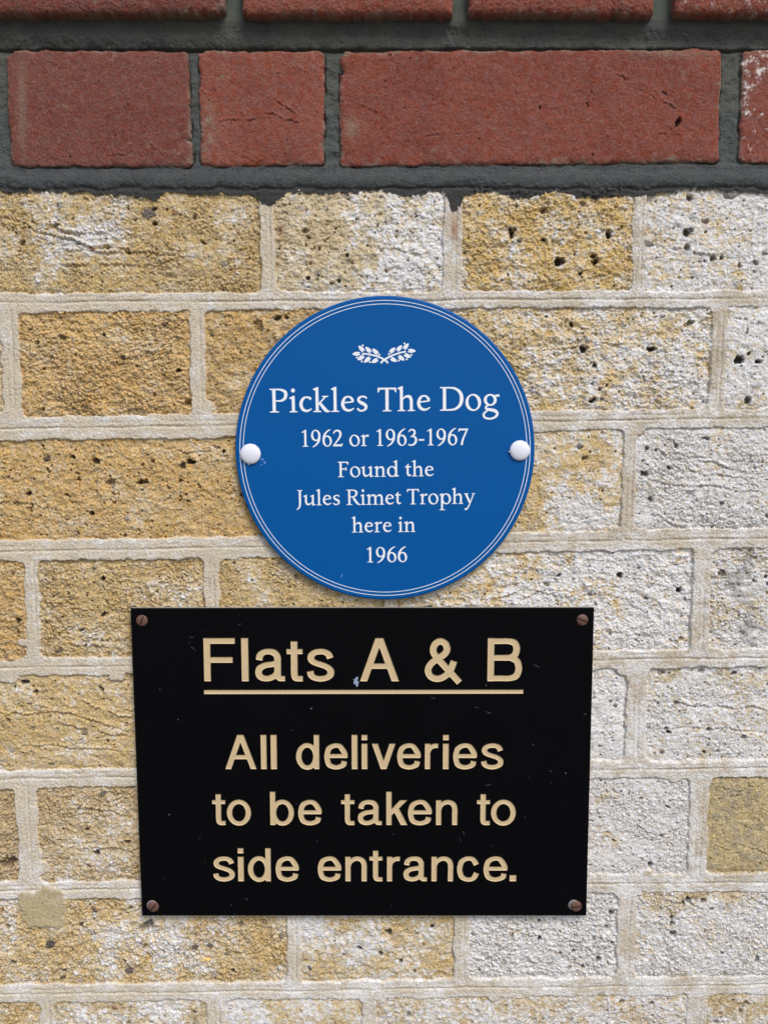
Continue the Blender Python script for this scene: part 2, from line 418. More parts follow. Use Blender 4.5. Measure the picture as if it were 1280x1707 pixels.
# ---- colours (true surface colours, linear)
def mixc(a, b, t):
    return a + (b - a) * t[..., None]
n_a = fbm(X, Z, 24, 3, 101); n_b = fbm(X, Z, 5, 3, 105); n_c = fbm(X, Z, 1.4, 2, 109); n_d = fbm(X, Z, 60, 2, 113)
TINT = np.array([b['tint'] for b in bricks])[np.clip(BID, 0, None)]
Y_BASE = np.array([lin(202, 172, 116), lin(200, 180, 144), lin(210, 174, 104), lin(196, 158, 98), lin(190, 164, 122), lin(194, 174, 126)], np.float32)
cy = Y_BASE[np.clip(TINT, 0, 5)] * BR[..., None]
cy = mixc(cy, np.broadcast_to(lin(206, 186, 150), cy.shape), .04 + .2 * sstep(-.3, 1.0, n_d + .4 * n_a))
cy = mixc(cy, np.broadcast_to(lin(178, 138, 82), cy.shape), np.clip(.18 + .28 * n_b + .20 * n_a, 0, .8))
cy = mixc(cy, np.broadcast_to(lin(226, 204, 156), cy.shape), np.clip(.14 + .28 * n_c + .24 * g2 + .12 * n_a, 0, .75))
# pale salts / old paint caught on the high grains
W0 = np.array([b['w0'] for b in bricks], np.float32); W1 = np.array([b['w1'] for b in bricks], np.float32)
BX0 = np.array([b['x0'] for b in bricks], np.float32); BX1 = np.array([b['x1'] for b in bricks], np.float32)
ii = np.clip(BID, 0, None)
tx = np.clip((X - BX0[ii]) / (BX1[ii] - BX0[ii]), 0, 1)
WH = W0[ii] + (W1[ii] - W0[ii]) * tx
def blob(u, v, ru, rv):
    return np.exp(-((U - u) / ru) ** 2 - ((V - v) / rv) ** 2)
WH += .5 * blob(120, 385, 110, 45) + .3 * blob(660, 440, 60, 50) - .35 * blob(560, 400, 60, 60) + .5 * blob(970, 865, 60, 28) - .5 * blob(1020, 1330, 30, 14) - .6 * blob(1012, 1395, 30, 22)
WH += -.45 * blob(1180, 1490, 110, 12) + .35 * blob(270, 1570, 60, 60) - .3 * blob(430, 1570, 60, 60) - .3 * blob(1235, 395, 25, 20) - .3 * blob(1180, 1010, 22, 60)
wm = (WH + .16 * sstep(1150, 1500, V) * (TINT != 5)) * 1.2 - .28 + .36 * n_a * .8 + .34 * n_b + .24 * n_c + .26 * (g2 + g3) * .7
wm = wm * .85 + .26 * n_a * .5
wmask = sstep(.20, .66, wm) * (.88 + .12 * n_c)
cream = sstep(-.12, .36, wm + .1 * n_a)
white = mixc(np.broadcast_to(lin(214, 209, 203), cy.shape), np.broadcast_to(lin(238, 240, 246), cy.shape), sstep(-.6, .9, n_c + .5 * g2))
dirt = sstep(.35, 1.0, fbm(X, Z, 3.2, 3, 131) - .2 * g2)                      # buff showing through
olive = sstep(-.5, .8, n_a + .5 * n_b) * (TINT == 5)
cy = mixc(cy, np.broadcast_to(lin(164, 154, 130), cy.shape), np.clip(olive * .7 + .4 * n_b, 0, .9))
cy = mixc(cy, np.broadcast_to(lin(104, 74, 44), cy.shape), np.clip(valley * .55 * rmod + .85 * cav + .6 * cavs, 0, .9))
cy = cy * (1 + .7 * (salt - .5))[..., None]
cy = mixc(cy, np.broadcast_to(lin(232, 220, 196), cy.shape), (salt2 > .95) * .55)
cy = mixc(cy, np.broadcast_to(lin(92, 74, 54), cy.shape), (salt2 < .07) * .85)
white = white * (1 + .30 * (salt - .5))[..., None]
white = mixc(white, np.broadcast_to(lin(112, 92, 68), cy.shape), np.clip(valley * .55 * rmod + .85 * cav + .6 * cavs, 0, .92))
cy = mixc(cy, np.broadcast_to(lin(216, 202, 174), cy.shape), cream * .45 * (1 - .6 * cav))
cy = mixc(cy, white, np.clip(wmask, 0, 1) * (1 - .75 * dirt))
stain = sstep(.5, 1.3, fbm(X, Z, 13, 4, 501, .6) + 1.0 * blob(1240, 970, 50, 50) + .8 * blob(1250, 1060, 40, 30) + .5 * blob(1240, 640, 40, 60) + .4 * blob(1200, 1180, 90, 40) + .3 * blob(1110, 1520, 50, 25))
cy = mixc(cy, np.broadcast_to(lin(112, 102, 90), cy.shape), stain * .5)
grey = sstep(.75, 1.3, fbm(X, Z, 9, 3, 121))
cy = mixc(cy, np.broadcast_to(lin(120, 112, 102), cy.shape), grey * .45)

R_BASE = np.array([lin(136, 76, 61), lin(116, 69, 60), lin(130, 70, 56), lin(140, 70, 55), lin(140, 70, 55), lin(140, 70, 55)], np.float32)
cr = R_BASE[np.clip(TINT, 0, 5)]
cr = mixc(cr, np.broadcast_to(lin(108, 54, 46), cr.shape), np.clip(.18 + .5 * n_a + .4 * n_d + .2 * n_b, 0, .95))
cr = mixc(cr, np.broadcast_to(lin(158, 92, 74), cr.shape), np.clip(.08 + .26 * n_c + .2 * n_b, 0, .7))
cr = mixc(cr, np.broadcast_to(lin(142, 112, 94), cr.shape), np.clip(sstep(.0, 1.2, n_b + .6 * n_a + 1.2 * np.exp(-edge / 2.2) - .6) * .75, 0, 1))
cr = mixc(cr, np.broadcast_to(lin(140, 130, 112), cr.shape), np.clip(.8 * blob(348, 215, 15, 34) * sstep(-.5, .5, n_b) + .55 * blob(586, 215, 13, 16) + .7 * blob(372, 130, 10, 12) * sstep(-.3, .6, n_b) + .4 * blob(40, 180, 8, 80) + .3 * blob(1130, 92, 70, 8), 0, 1))
sdm = np.where(KIND == 0, sstep(0, 4, edge), 1.0)
cr = cr * (1 + .30 * (salt - .5) * sdm)[..., None]
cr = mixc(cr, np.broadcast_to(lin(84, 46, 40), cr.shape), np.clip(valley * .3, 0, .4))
cr = mixc(cr, np.broadcast_to(lin(176, 134, 114), cr.shape), (salt2 > .965) * .45 * sdm)
cr = mixc(cr, np.broadcast_to(lin(74, 44, 40), cr.shape), (salt2 < .04) * .6 * sdm)
rw = sstep(.62, 1.15, WH * 1.1 + .45 * n_b + .35 * n_a + .32 * n_c) * sstep(.3, .42, WH)
sm = sstep(.25, 1.1, .9 * np.exp(-edge / 2.0) + .55 * n_b + .55 * n_a - .05)
cr = mixc(cr, np.broadcast_to(lin(122, 110, 94), cr.shape), sm * .55)
cr = mixc(cr, np.broadcast_to(lin(222, 214, 208), cr.shape), rw * .9)
spk = sstep(1.5, 1.8, fbm(X, Z, 1.6, 2, 151)); cr = mixc(cr, np.broadcast_to(lin(205, 180, 160), cr.shape), spk * .6)
spk2 = sstep(1.45, 1.75, fbm(X, Z, 2.0, 2, 155)); cr = mixc(cr, np.broadcast_to(lin(60, 40, 40), cr.shape), spk2 * .6)

side = sstep(300, 1200, U)
cm = mixc(np.broadcast_to(lin(205, 191, 168), cy.shape), np.broadcast_to(lin(190, 176, 154), cy.shape), side)
cm = mixc(cm, np.broadcast_to(lin(172, 153, 126), cy.shape), np.clip(.12 + .10 * streak + .34 * n_b + .22 * n_c + .2 * n_a, 0, .85))
mw = sstep(.0, .75, .4 * n_a + .14 * streak + .2 * np.exp(-((np.abs(UH) - 5) / 2.5) ** 2) * (1 - vert) + .3 * n_b + .30 * n_c - .02 + .15 * side + .12 * sstep(900, 1500, V) + .12 * np.clip(WH, 0, 1) + .06)
cm = mixc(cm, np.broadcast_to(lin(230, 228, 226), cy.shape), mw * .8)
cm = cm * (1 + .4 * (salt - .5))[..., None]
cm = mixc(cm, np.broadcast_to(lin(130, 116, 98), cy.shape), (salt2 < .03) * .7)
cm = mixc(cm, np.broadcast_to(lin(120, 108, 94), cy.shape), sstep(1.5, 1.9, fbm(X, Z, 1.5, 2, 161)) * .8)

cd = mixc(np.broadcast_to(lin(70, 72, 72), cy.shape), np.broadcast_to(lin(44, 46, 48), cy.shape), np.clip(.3 + .45 * n_b + .35 * n_c + .2 * n_a, 0, 1))
cd = mixc(cd, np.broadcast_to(lin(98, 98, 94), cy.shape), np.clip(.08 + .3 * streak_h + .25 * n_a, 0, .8))
bluish = np.exp(-((tb - .45) / .40) ** 2) * (1 - sstep(-.2, .2, n_b - 1.2))
cd = mixc(cd, np.broadcast_to(lin(86, 88, 88), cy.shape), bluish * .4)
cd = mixc(cd, np.broadcast_to(lin(56, 55, 53), cy.shape), np.clip(sstep(.15, -.25, tb) * (Z < z_b0) * .85, 0, 1))
cd = cd * (1 + .4 * (salt - .5))[..., None]
green = inred * .7; cd = mixc(cd, np.broadcast_to(lin(92, 98, 90), cy.shape), np.clip(green, 0, 1) * (.5 + .3 * n_c))
up = (Z > .5 * (z_a1 + z_b0)) & (Z < z_a0 + 3)
cd = np.where(up[..., None], mixc(cd, np.broadcast_to(lin(86, 84, 72), cy.shape), np.clip(.4 + .3 * n_a, 0, 1)), cd)
cd = mixc(cd, np.broadcast_to(lin(88, 94, 80), cy.shape), np.clip((Z > z_a0 + 1) * (.55 + .3 * n_b), 0, .9))

# ---- pits, inclusions and folds of each brick
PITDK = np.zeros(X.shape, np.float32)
def window(cx, cz, r):
    i0, i1 = np.searchsorted(GX, [cx - r, cx + r]); j0, j1 = np.searchsorted(GZ, [cz - r, cz + r])
    return (slice(j0, j1), slice(i0, i1)) if i1 > i0 + 1 and j1 > j0 + 1 else None
pn = fbm(X, Z, 3.2, 4, 171, .65)
def pit(cx, cz, ra, rb, ang, depth, darkness, need):
    s = window(cx, cz, max(ra, rb) * 1.8)
    if s is None: return
    ca, sa = math.cos(ang), math.sin(ang)
    x = X[s] - cx; z = Z[s] - cz
    e = ((x * ca + z * sa) / ra) ** 2 + ((-x * sa + z * ca) / rb) ** 2 + .8 * pn[s]
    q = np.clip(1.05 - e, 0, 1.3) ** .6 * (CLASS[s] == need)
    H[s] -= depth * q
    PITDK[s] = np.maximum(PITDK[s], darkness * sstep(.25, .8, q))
def pebble(cx, cz, r, col, need):
    s = window(cx, cz, r * 1.8)
    if s is None: return
    x = X[s] - cx; z = Z[s] - cz
    e = (x / r) ** 2 + (z / (r * .75)) ** 2 + .7 * pn[s]
    q = sstep(1.15, .75, e) * (CLASS[s] == need)
    H[s] += q * .35 - .6 * np.exp(-((e - 1.05) / .25) ** 2) * (CLASS[s] == need)
    cy[s] = cy[s] + (col - cy[s]) * (q * .9)[..., None]
def fold(x0, x1, zc, slope, amp, depth, wdt, seed, need):
    i0, i1 = np.searchsorted(GX, [x0, x1])
    if i1 <= i0 + 2: return
    xs = GX[i0:i1]
    path = zc + slope * (xs - x0) + amp * np.interp(xs, np.linspace(x0, x1, 9), np.random.default_rng(seed).normal(0, 1, 9)) + .35 * np.sin(xs * 2.1 + seed)
    fade = np.sin(np.pi * np.clip((xs - x0) / (x1 - x0), 0, 1)) ** .5
    j0, j1 = np.searchsorted(GZ, [path.min() - 4, path.max() + 4])
    s = (slice(j0, j1), slice(i0, i1))
    d = Z[s] - path[None, :].astype(np.float32)
    fade = fade * np.interp(xs, np.linspace(x0, x1, 14), np.random.default_rng(seed + 1).uniform(.0, 1.25, 14))
    q = np.exp(-(d / wdt) ** 2) * fade[None, :] - .7 * np.exp(-((d - 1.6 * wdt) / (1.5 * wdt)) ** 2) * fade[None, :]
    H[s] -= (depth * q * (CLASS[s] == need)).astype(np.float32)
R = random.Random(12)
for k, b in enumerate(bricks):
    area = (b['x1'] - b['x0']) * (b['z1'] - b['z0'])
    rp = lambda m=3: (R.uniform(b['x0'] + m, b['x1'] - m), R.uniform(b['z0'] + m, b['z1'] - m))
    if b['kind'] == 'yel':
        if b['tint'] == 5:
            for q in range(7):
                x0 = R.uniform(b['x0'], b['x1'] - 25)
                fold(x0, x0 + R.uniform(20, 50), R.uniform(b['z0'] + 6, b['z1'] - 6), R.uniform(-.6, .3), 1.5, R.uniform(.4, .8), .6, R.randint(0, 9999), 2)
            for q in range(20):
                x, z = rp(); pit(x, z, R.uniform(.4, .8), R.uniform(.4, .8), 0, .7, .5, 2)
            continue
        dense = R.uniform(.6, 1.3) * (1.5 if b['tint'] in (1, 2) else 1)
        for q in range(int(area / 1100 * dense)):
            x, z = rp(); r = R.uniform(1.1, 2.3) * (1.35 if R.random() < .18 else 1)
            pit(x, z, r, r * R.uniform(.5, .95), R.uniform(0, 3.1), R.uniform(1.6, 3.2), R.uniform(.35, .95), 2)
        for q in range(int(area / 75 * dense)):
            x, z = rp(1.5); r = R.uniform(.4, 1.0)
            pit(x, z, r, r * R.uniform(.5, .95), R.uniform(0, 3.1), R.uniform(.8, 1.8), R.uniform(.2, .8), 2)
        for q in range(int(area / 1600)):
            x, z = rp()
            pebble(x, z, R.uniform(.8, 2.4), [lin(88, 82, 80), lin(120, 108, 92), lin(70, 60, 58), lin(150, 110, 80), lin(160, 150, 140)][R.randrange(5)], 2)
        for q in range(R.randint(1, 3) if R.random() < .4 else 0):
            ln = R.uniform(18, min(75, (b['x1'] - b['x0']) * .8)); x0 = R.uniform(b['x0'], b['x1'] - ln)
            fold(x0, x0 + ln, R.uniform(b['z0'] + 8, b['z1'] - 6), R.uniform(-.22, .12), 1.4, R.uniform(.7, 1.7), R.uniform(.5, 1.0), R.randint(0, 9999), 2)
    else:
        cl = 1 if b['kind'] == 'red' else 0
        for q in range(int(area / 900)):
            x, z = rp(); r = R.uniform(.45, .95); pit(x, z, r, r * R.uniform(.5, .9), R.uniform(0, 3.1), R.uniform(.5, 1.2), R.uniform(.2, .7), cl)
        for q in range(R.randint(2, 4)):
            ln = R.uniform(14, 40); x0 = R.uniform(b['x0'], max(b['x0'] + 1, b['x1'] - ln))
            fold(x0, x0 + ln, R.uniform(b['z0'] + 8, b['z1'] - 6), R.uniform(-.5, .5), 1.0, R.uniform(.12, .3), .7, R.randint(0, 9999), cl)
def P_(u, v): return at(u, v)[0] * 1000, at(u, v)[1] * 1000
# marks that can be recognised in the photograph
for (u, v, ra, rb, an, dp, dk, need) in (
    (1128, 205, 2.9, 1.5, 1.2, 3.0, .9, 1), (898, 182, .9, 1.3, 0, 1.2, .6, 1), (977, 176, .8, 1.8, .3, 1.0, .5, 1), (1105, 158, 2.6, .6, -.6, .8, .5, 1), (1118, 180, 2.8, .6, -.7, .9, .5, 1),
    (932, 437, 3.6, 3.2, .3, 4, .95, 2), (991, 437, 2.6, 2.2, .8, 3.5, .95, 2), (1014, 391, 1.6, 3.0, .1, 3.5, .95, 2), (852, 390, 1.3, 3.0, .1, 3, .9, 2), (905, 352, 2.6, 2.0, .2, 3, .5, 2),
    (1147, 386, 3.4, 2.4, .2, 3.5, .9, 2), (1146, 412, 1.8, 2.6, .1, 3, .8, 2), (973, 582, 2.8, 2.8, 0, 3.5, .95, 2), (1086, 582, 3.4, 1.7, .1, 3.5, .95, 2), (991, 610, 1.5, 2.2, 0, 3, .95, 2),
    (987, 669, 2.4, 1.5, .4, 3, .95, 2), (1149, 540, 3.2, 2.0, .3, 3, .6, 2), (1230, 600, 3.6, 2.6, .2, 4, .95, 2), (1263, 604, 3, 1.6, .1, 4, .95, 2), (1245, 668, 2.5, 2.6, .2, 3, .8, 2),
    (1033, 960, 2.7, 2.3, .2, 3.5, .9, 2), (1131, 984, 2.2, 2.4, .2, 3, .95, 2), (1175, 731, 2.8, 1.4, -.2, 2.5, .8, 2), (1116, 780, 2.8, 1.3, -.4, 2.5, .8, 2), (1150, 825, 3.5, 3.5, .1, 1.4, .1, 2),
    (430, 543, 3.3, 4.4, .2, 3, .25, 2), (462, 530, 2.8, 1.6, .2, 3, .8, 2), (185, 805, 3.4, 3.0, .3, 3, .5, 2), (238, 805, 3.6, 1.3, .15, 3, .85, 2), (220, 638, 4.2, 4.0, .3, 1.3, .1, 2), (104, 564, 2.8, 1.8, -.4, 2, .6, 2),
    (298, 618, 2.2, 1.4, .2, 2.5, .95, 2), (313, 672, 3.0, 2.2, .9, 3, .5, 2), (174, 558, 1.5, 2, .2, 2, .9, 2), (245, 1545, 6, 3.5, .6, 5, .6, 2), (648, 1555, 2.6, 2.6, 0, 3, .8, 2), (600, 1582, 2.0, 1.8, 0, 3, .9, 2),
    (720, 1545, 1.6, 1.4, 0, 2, .95, 2), (400, 1542, 2.2, 2, 0, 2.5, .5, 2), (1122, 1558, 2.4, 2.4, 0, 2.5, .85, 2), (1147, 1500, 2.6, 2.6, 0, 3, .8, 2), (14, 1440, 6, 4, .5, 5, .5, 2), (40, 1138, 3.6, 1.6, .1, 2, .9, 2),
    (1112, 1345, 2.2, 1.0, -.5, 2.5, .9, 2), (1240, 1230, 2.0, 2.0, .2, 2, .6, 2), (635, 1590, 1.8, 1.6, .2, 2.5, .8, 2), (668, 1603, 1.6, 1.4, 0, 2, .9, 2)):
    x, z = P_(u, v); pit(x, z, ra, rb, an, dp, dk, need)
for (u, v, r, col) in ((247, 355, 4.2, lin(104, 94, 92)), (84, 1574, 3.4, lin(62, 60, 64)), (345, 1600, 2.8, lin(236, 190, 96)), (350, 1578, 2.2, lin(92, 86, 84)), (325, 1580, 2.4, lin(84, 76, 76)),
                       (215, 1620, 3.2, lin(96, 82, 82)), (158, 1518, 2.6, lin(110, 84, 74)), (274, 540, 2.0, lin(112, 76, 56)), (1218, 322, 4.2, lin(122, 114, 104)), (1128, 1172, 1.8, lin(90, 80, 74))):
    x, z = P_(u, v); pebble(x, z, r, col, 2)
for (u0, u1, v, sl, dp, wd) in ((0, 175, 378, -.06, 1.8, .9), (60, 250, 396, -.12, 1.5, .8), (90, 300, 415, -.05, 1.6, .8), (0, 160, 362, -.35, 1.5, .7), (70, 240, 440, -.02, 1.2, .8),
                            (60, 215, 1175, -.32, 1.9, .8), (80, 222, 1205, -.2, 1.7, .9), (40, 200, 1240, -.1, 1.4, .7), (120, 225, 1165, -.38, 1.7, .7), (1075, 1280, 1170, -.08, 1.4, .9), (1090, 1280, 1212, -.06, 1.2, .8),
                            (1080, 1280, 800, -.12, 1.3, .8), (1100, 1280, 760, -.2, 1.1, .8), (870, 1050, 590, .1, 1.1, .6), (1075, 1240, 405, -.16, 1.4, .8), (90, 240, 1330, -.3, 1.3, .8), (1070, 1180, 855, -.35, 1.4, .9)):
    x0, z = P_(u0, v); x1, _ = P_(u1, v); fold(x0, x1, z, sl, 1.0, dp, wd, int(u0 + v), 2)
for (u0, u1, v, sl, dp) in ((352, 480, 205, .06, .7), (440, 500, 190, -.3, 1.0), (590, 650, 178, -.35, .6), (1010, 1060, 120, -.4, .6), (455, 500, 165, -.7, .9), (335, 352, 150, -1.2, .9), (250, 275, 240, -.9, .6), (1060, 1120, 150, -.45, .8), (1080, 1120, 240, .6, .5), (700, 800, 230, .05, .35), (180, 230, 262, .05, .5), (395, 415, 180, -1.4, .5)):
    x0, z = P_(u0, v); x1, _ = P_(u1, v); fold(x0, x1, z, sl, .6, dp, .6, int(u0), 1)
# a smear of newer sand mortar at lower left
px_, pz_ = P_(72, 1515)
pe = np.sqrt(((X - px_) / 18.0) ** 2 + ((Z - pz_) / 15.5) ** 2) + .26 * fbm(X, Z, 14, 3, 181)
pm = sstep(1.06, .86, pe + .10 * g1 + .06 * g2)
H = H * (1 - pm) + (np.maximum(h_mor, .5) * .3 + .9 + .22 * g3 + .25 * g1) * pm
csm = mixc(np.broadcast_to(lin(190, 174, 136), cy.shape), np.broadcast_to(lin(166, 150, 114), cy.shape), np.clip(.4 + .4 * n_c + .3 * n_b, 0, 1)) * (1 + .4 * (salt - .5))[..., None]

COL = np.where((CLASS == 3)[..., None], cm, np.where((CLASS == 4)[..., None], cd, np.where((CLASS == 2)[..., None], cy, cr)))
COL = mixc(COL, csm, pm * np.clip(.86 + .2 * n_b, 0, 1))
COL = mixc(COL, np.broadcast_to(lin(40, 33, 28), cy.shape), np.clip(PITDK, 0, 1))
rust = blob(468, 395, 5, 22) * sstep(-.2, .5, n_b) + .7 * blob(757, 385, 6, 22)
COL = mixc(COL, np.broadcast_to(lin(140, 90, 50), cy.shape), np.clip(rust, 0, 1))
COL = np.clip(COL, .004, .92)
CLASS = np.where(pm > .5, 3, CLASS)

H = np.where(CLASS >= 2, np.minimum(H, 1.75 + .25 * np.tanh(H - 1.75)), H)
# skirt: the outer ring folds back so that the sheet has the thickness of a wall
H[0, :] = H[-1, :] = -150; H[:, 0] = H[:, -1] = -150
GXs = X.copy(); GZs = Z.copy()
GXs[:, 0] = GXs[:, 1]; GXs[:, -1] = GXs[:, -2]; GZs[0, :] = GZs[1, :]; GZs[-1, :] = GZs[-2, :]
VERT = np.stack([GXs / 1000, -H / 1000, GZs / 1000], -1).reshape(-1, 3).astype(np.float32)
COLF = np.concatenate([COL.reshape(-1, 3), np.ones((nz * nx, 1), np.float32)], 1).astype(np.float32)
idx = np.arange(nz * nx).reshape(nz, nx)
QUAD = np.stack([idx[:-1, :-1], idx[:-1, 1:], idx[1:, 1:], idx[1:, :-1]], -1).reshape(-1, 4)
QC = CLASS[:-1, :-1].reshape(-1)
wall = thing('brick_wall', 'weathered brick wall, red courses with dark mortar above pale yellow stock bricks', 'brick wall', (0, 0, 0))
wall['kind'] = 'thing'
for cls, name, mat in ((0, 'projecting_course', M_RED), (1, 'red_brickwork', M_RED), (2, 'yellow_brickwork', M_YEL), (3, 'pale_mortar', M_PALE), (4, 'dark_mortar', M_DARK)):
    q = QUAD[QC == cls]
    used, inv = np.unique(q.reshape(-1), return_inverse=True)
    me = bpy.data.meshes.new(name)
    me.vertices.add(len(used)); me.vertices.foreach_set('co', VERT[used].reshape(-1))
    me.loops.add(q.size); me.loops.foreach_set('vertex_index', inv.astype(np.int32).reshape(-1))
    me.polygons.add(len(q)); me.polygons.foreach_set('loop_start', np.arange(0, q.size, 4, dtype=np.int32))
    ca = me.attributes.new('Col', 'FLOAT_COLOR', 'POINT'); ca.data.foreach_set('color', COLF[used].reshape(-1))
    me.update(calc_edges=True)
    me.polygons.foreach_set('use_smooth', np.ones(len(q), bool))
    me.materials.append(mat)
    o = link(bpy.data.objects.new(name, me)); o.parent = wall
# the body of the wall behind the facing
hx0, hx1, hz0, hz1 = GX[2] / 1000, GX[-3] / 1000, GZ[2] / 1000, GZ[-3] / 1000
bv = [(x, y, z) for y in (.012, .148) for z in (hz0, hz1) for x in (hx0, hx1)]
mesh_obj('wall_core', bv, [(0, 1, 3, 2), (4, 6, 7, 5), (0, 4, 5, 1), (2, 3, 7, 6), (0, 2, 6, 4), (1, 5, 7, 3)], M_DARK, wall)

# ------------------------------------------------------------------ lettering: shapes as signed distance -> mesh
def poly_sdf(gx, gy, pts):
    n = len(pts); d = np.full(gx.shape, 1e9); ins = np.zeros(gx.shape, bool)
    for k in range(n):
        ax, ay = pts[k]; bx, by = pts[(k + 1) % n]
        ex, ey = bx - ax, by - ay
        L = ex * ex + ey * ey
        if L < 1e-14: continue
        t = np.clip(((gx - ax) * ex + (gy - ay) * ey) / L, 0, 1)
        d = np.minimum(d, (gx - ax - t * ex) ** 2 + (gy - ay - t * ey) ** 2)
        if ey != 0:
            c = ((ay > gy) != (by > gy)) & (gx < ex * (gy - ay) / ey + ax)
            ins ^= c
    return np.where(ins, -1, 1) * np.sqrt(d)
def cr_path(pts, per=7):
    """Catmull-Rom through pts (tuples of any length)"""
    p = [np.array(q, float) for q in pts]
    p = [2 * p[0] - p[1]] + p + [2 * p[-1] - p[-2]]
    out = []
    for i in range(1, len(p) - 2):
        for s in range(per):
            t = s / per
            a, b, c, d = p[i - 1], p[i], p[i + 1], p[i + 2]
            out.append(.5 * (2 * b + (c - a) * t + (2 * a - 5 * b + 4 * c - d) * t * t + (3 * b - a - 3 * c + d) * t ** 3))
    out.append(p[-2])
    return np.array(out)
def S(pts, wd, smooth=True):
    """stroke as a list of convex quads with round joints; wd number or list"""
    if not isinstance(wd, (list, tuple)): wd = [wd] * len(pts)
    q = [(*p, w_) for p, w_ in zip(pts, wd)]
    return ('stroke', cr_path(q) if smooth else np.array(q, float))
def Pg(*pts): return ('poly', list(pts))
def Rc(x0, x1, y0, y1): return ('poly', [(x0, y0), (x1, y0), (x1, y1), (x0, y1)])
def El(cx, cy, rx, ry, rot=0, cut=False):
    a = np.linspace(0, 2 * math.pi, 40, endpoint=False); r = math.radians(rot); c, s = math.cos(r), math.sin(r)
    ex, ey = rx * np.cos(a), ry * np.sin(a)
    return ('cut' if cut else 'poly', list(zip(cx + ex * c - ey * s, cy + ex * s + ey * c)))
def stroke_poly(p):
    d = np.gradient(p[:, :2], axis=0); n = np.stack([-d[:, 1], d[:, 0]], 1); n /= np.linalg.norm(n, axis=1)[:, None] + 1e-12
    l = p[:, :2] + n * p[:, 2:3] / 2; r = p[:, :2] - n * p[:, 2:3] / 2
    return [tuple(v) for v in l] + [tuple(v) for v in r[::-1]]
def field(prims, gx, gy):
    f = np.full(gx.shape, 1e9)
    for kind, data in prims:
        if kind == 'stroke':
            f = np.minimum(f, poly_sdf(gx, gy, stroke_poly(data)))
        elif kind == 'poly': f = np.minimum(f, poly_sdf(gx, gy, data))
        else: f = np.maximum(f, -poly_sdf(gx, gy, data))
    return f
def bounds(prims):
    xs = []; ys = []
    for kind, d in prims:
        if kind == 'cut': continue
        pp = stroke_poly(d) if kind == 'stroke' else d
        xs += [p[0] for p in pp]; ys += [p[1] for p in pp]
    return min(xs), max(xs), min(ys), max(ys)
def fill(prims, step, grow=0.0):
    """-> verts (n,2), faces, loops (lists of points)"""
    x0, x1, y0, y1 = bounds(prims)
    ax = np.arange(x0 - grow - 1.37 * step, x1 + 2 * step, step); ay = np.arange(y0 - grow - 1.41 * step, y1 + 2 * step, step)
    gx, gy = np.meshgrid(ax, ay)
    f = field(prims, gx, gy) - grow
    f = np.where(np.abs(f) < step * 1e-3, step * 1e-3, f)
    V_ = []; vid = {}; faces = []
    def corner(j, i):
        k = ('c', j, i)
        if k not in vid: vid[k] = len(V_); V_.append((ax[i], ay[j]))
        return vid[k]
    def cross(j, i, j2, i2):
        k = ('e',) + ((j, i, j2, i2) if (j, i) < (j2, i2) else (j2, i2, j, i))
        if k not in vid:
            a, b = f[j, i], f[j2, i2]; t = a / (a - b)
            vid[k] = len(V_); V_.append((ax[i] + (ax[i2] - ax[i]) * t, ay[j] + (ay[j2] - ay[j]) * t))
        return vid[k]
    neg = f < 0
    cnt = neg[:-1, :-1].astype(int) + neg[:-1, 1:] + neg[1:, :-1] + neg[1:, 1:]
    for j, i in zip(*np.nonzero(cnt)):
        cs = [(j, i), (j, i + 1), (j + 1, i + 1), (j + 1, i)]
        if cnt[j, i] == 4: faces.append([corner(*c) for c in cs]); continue
        pol = []
        for a, b in zip(cs, cs[1:] + cs[:1]):
            if neg[a]: pol.append(corner(*a))
            if neg[a] != neg[b]: pol.append(cross(*a, *b))
        faces.append(pol)
    ed = {}
    for fc in faces:
        for a, b in zip(fc, fc[1:] + fc[:1]):
            if (b, a) in ed: del ed[(b, a)]
            else: ed[(a, b)] = 1
    nxt = {}
    for a, b in ed: nxt.setdefault(a, []).append(b)
    loops = []
    while nxt:
        a = next(iter(nxt)); lp = [a]
        while True:
            b = nxt[lp[-1]].pop()
            if not nxt[lp[-1]]: del nxt[lp[-1]]
            if b == a: break
            lp.append(b)
            if b not in nxt: break
        if len(lp) > 2: loops.append(lp)
    return np.array(V_), faces, loops

# ---- roman book face for the plaque, 1000 units to the em
def foot(x0, x1, y=0, h=26): return Pg((x0, y), (x1, y), (x1, y + h * .7), (x1 - (x1 - x0) * .27, y + h * 1.25), (x0 + (x1 - x0) * .27, y + h * 1.25), (x0, y + h * .7))
def head(x0, x1, y=692, h=26): return Pg((x0, y), (x0, y - h * .7), (x0 + (x1 - x0) * .27, y - h * 1.25), (x1 - (x1 - x0) * .27, y - h * 1.25), (x1, y - h * .7), (x1, y))
def flag(x, w_, y): return Pg((x - 78, y - 45), (x - 78, y - 62), (x - 10, y - 85), (x + w_, y - 110), (x + w_, y + 10), (x + w_ - 12, y + 10))
def arch(x): # from a stem whose right side is x to a stem 330 further right
    return [S([(x - 20, 325), (x + 50, 400), (x + 130, 432), (x + 215, 415), (x + 258, 330), (x + 262, 200), (x + 262, 0)], [22, 40, 66, 88, 86, 84, 84]), foot(x + 150, x + 375)]
SIX = [El(262, 225, 212, 236), El(264, 218, 122, 194, 8, True), S([(95, 235), (118, 430), (220, 590), (340, 680), (415, 712)], [88, 88, 66, 44, 26])]
def turn(prims, cx, cy):
    out = []
    for k, d in prims:
        if k == 'stroke': q = d.copy(); q[:, 0] = 2 * cx - q[:, 0]; q[:, 1] = 2 * cy - q[:, 1]; out.append((k, q))
        else: out.append((k, [(2 * cx - a, 2 * cy - b) for a, b in d]))
    return out
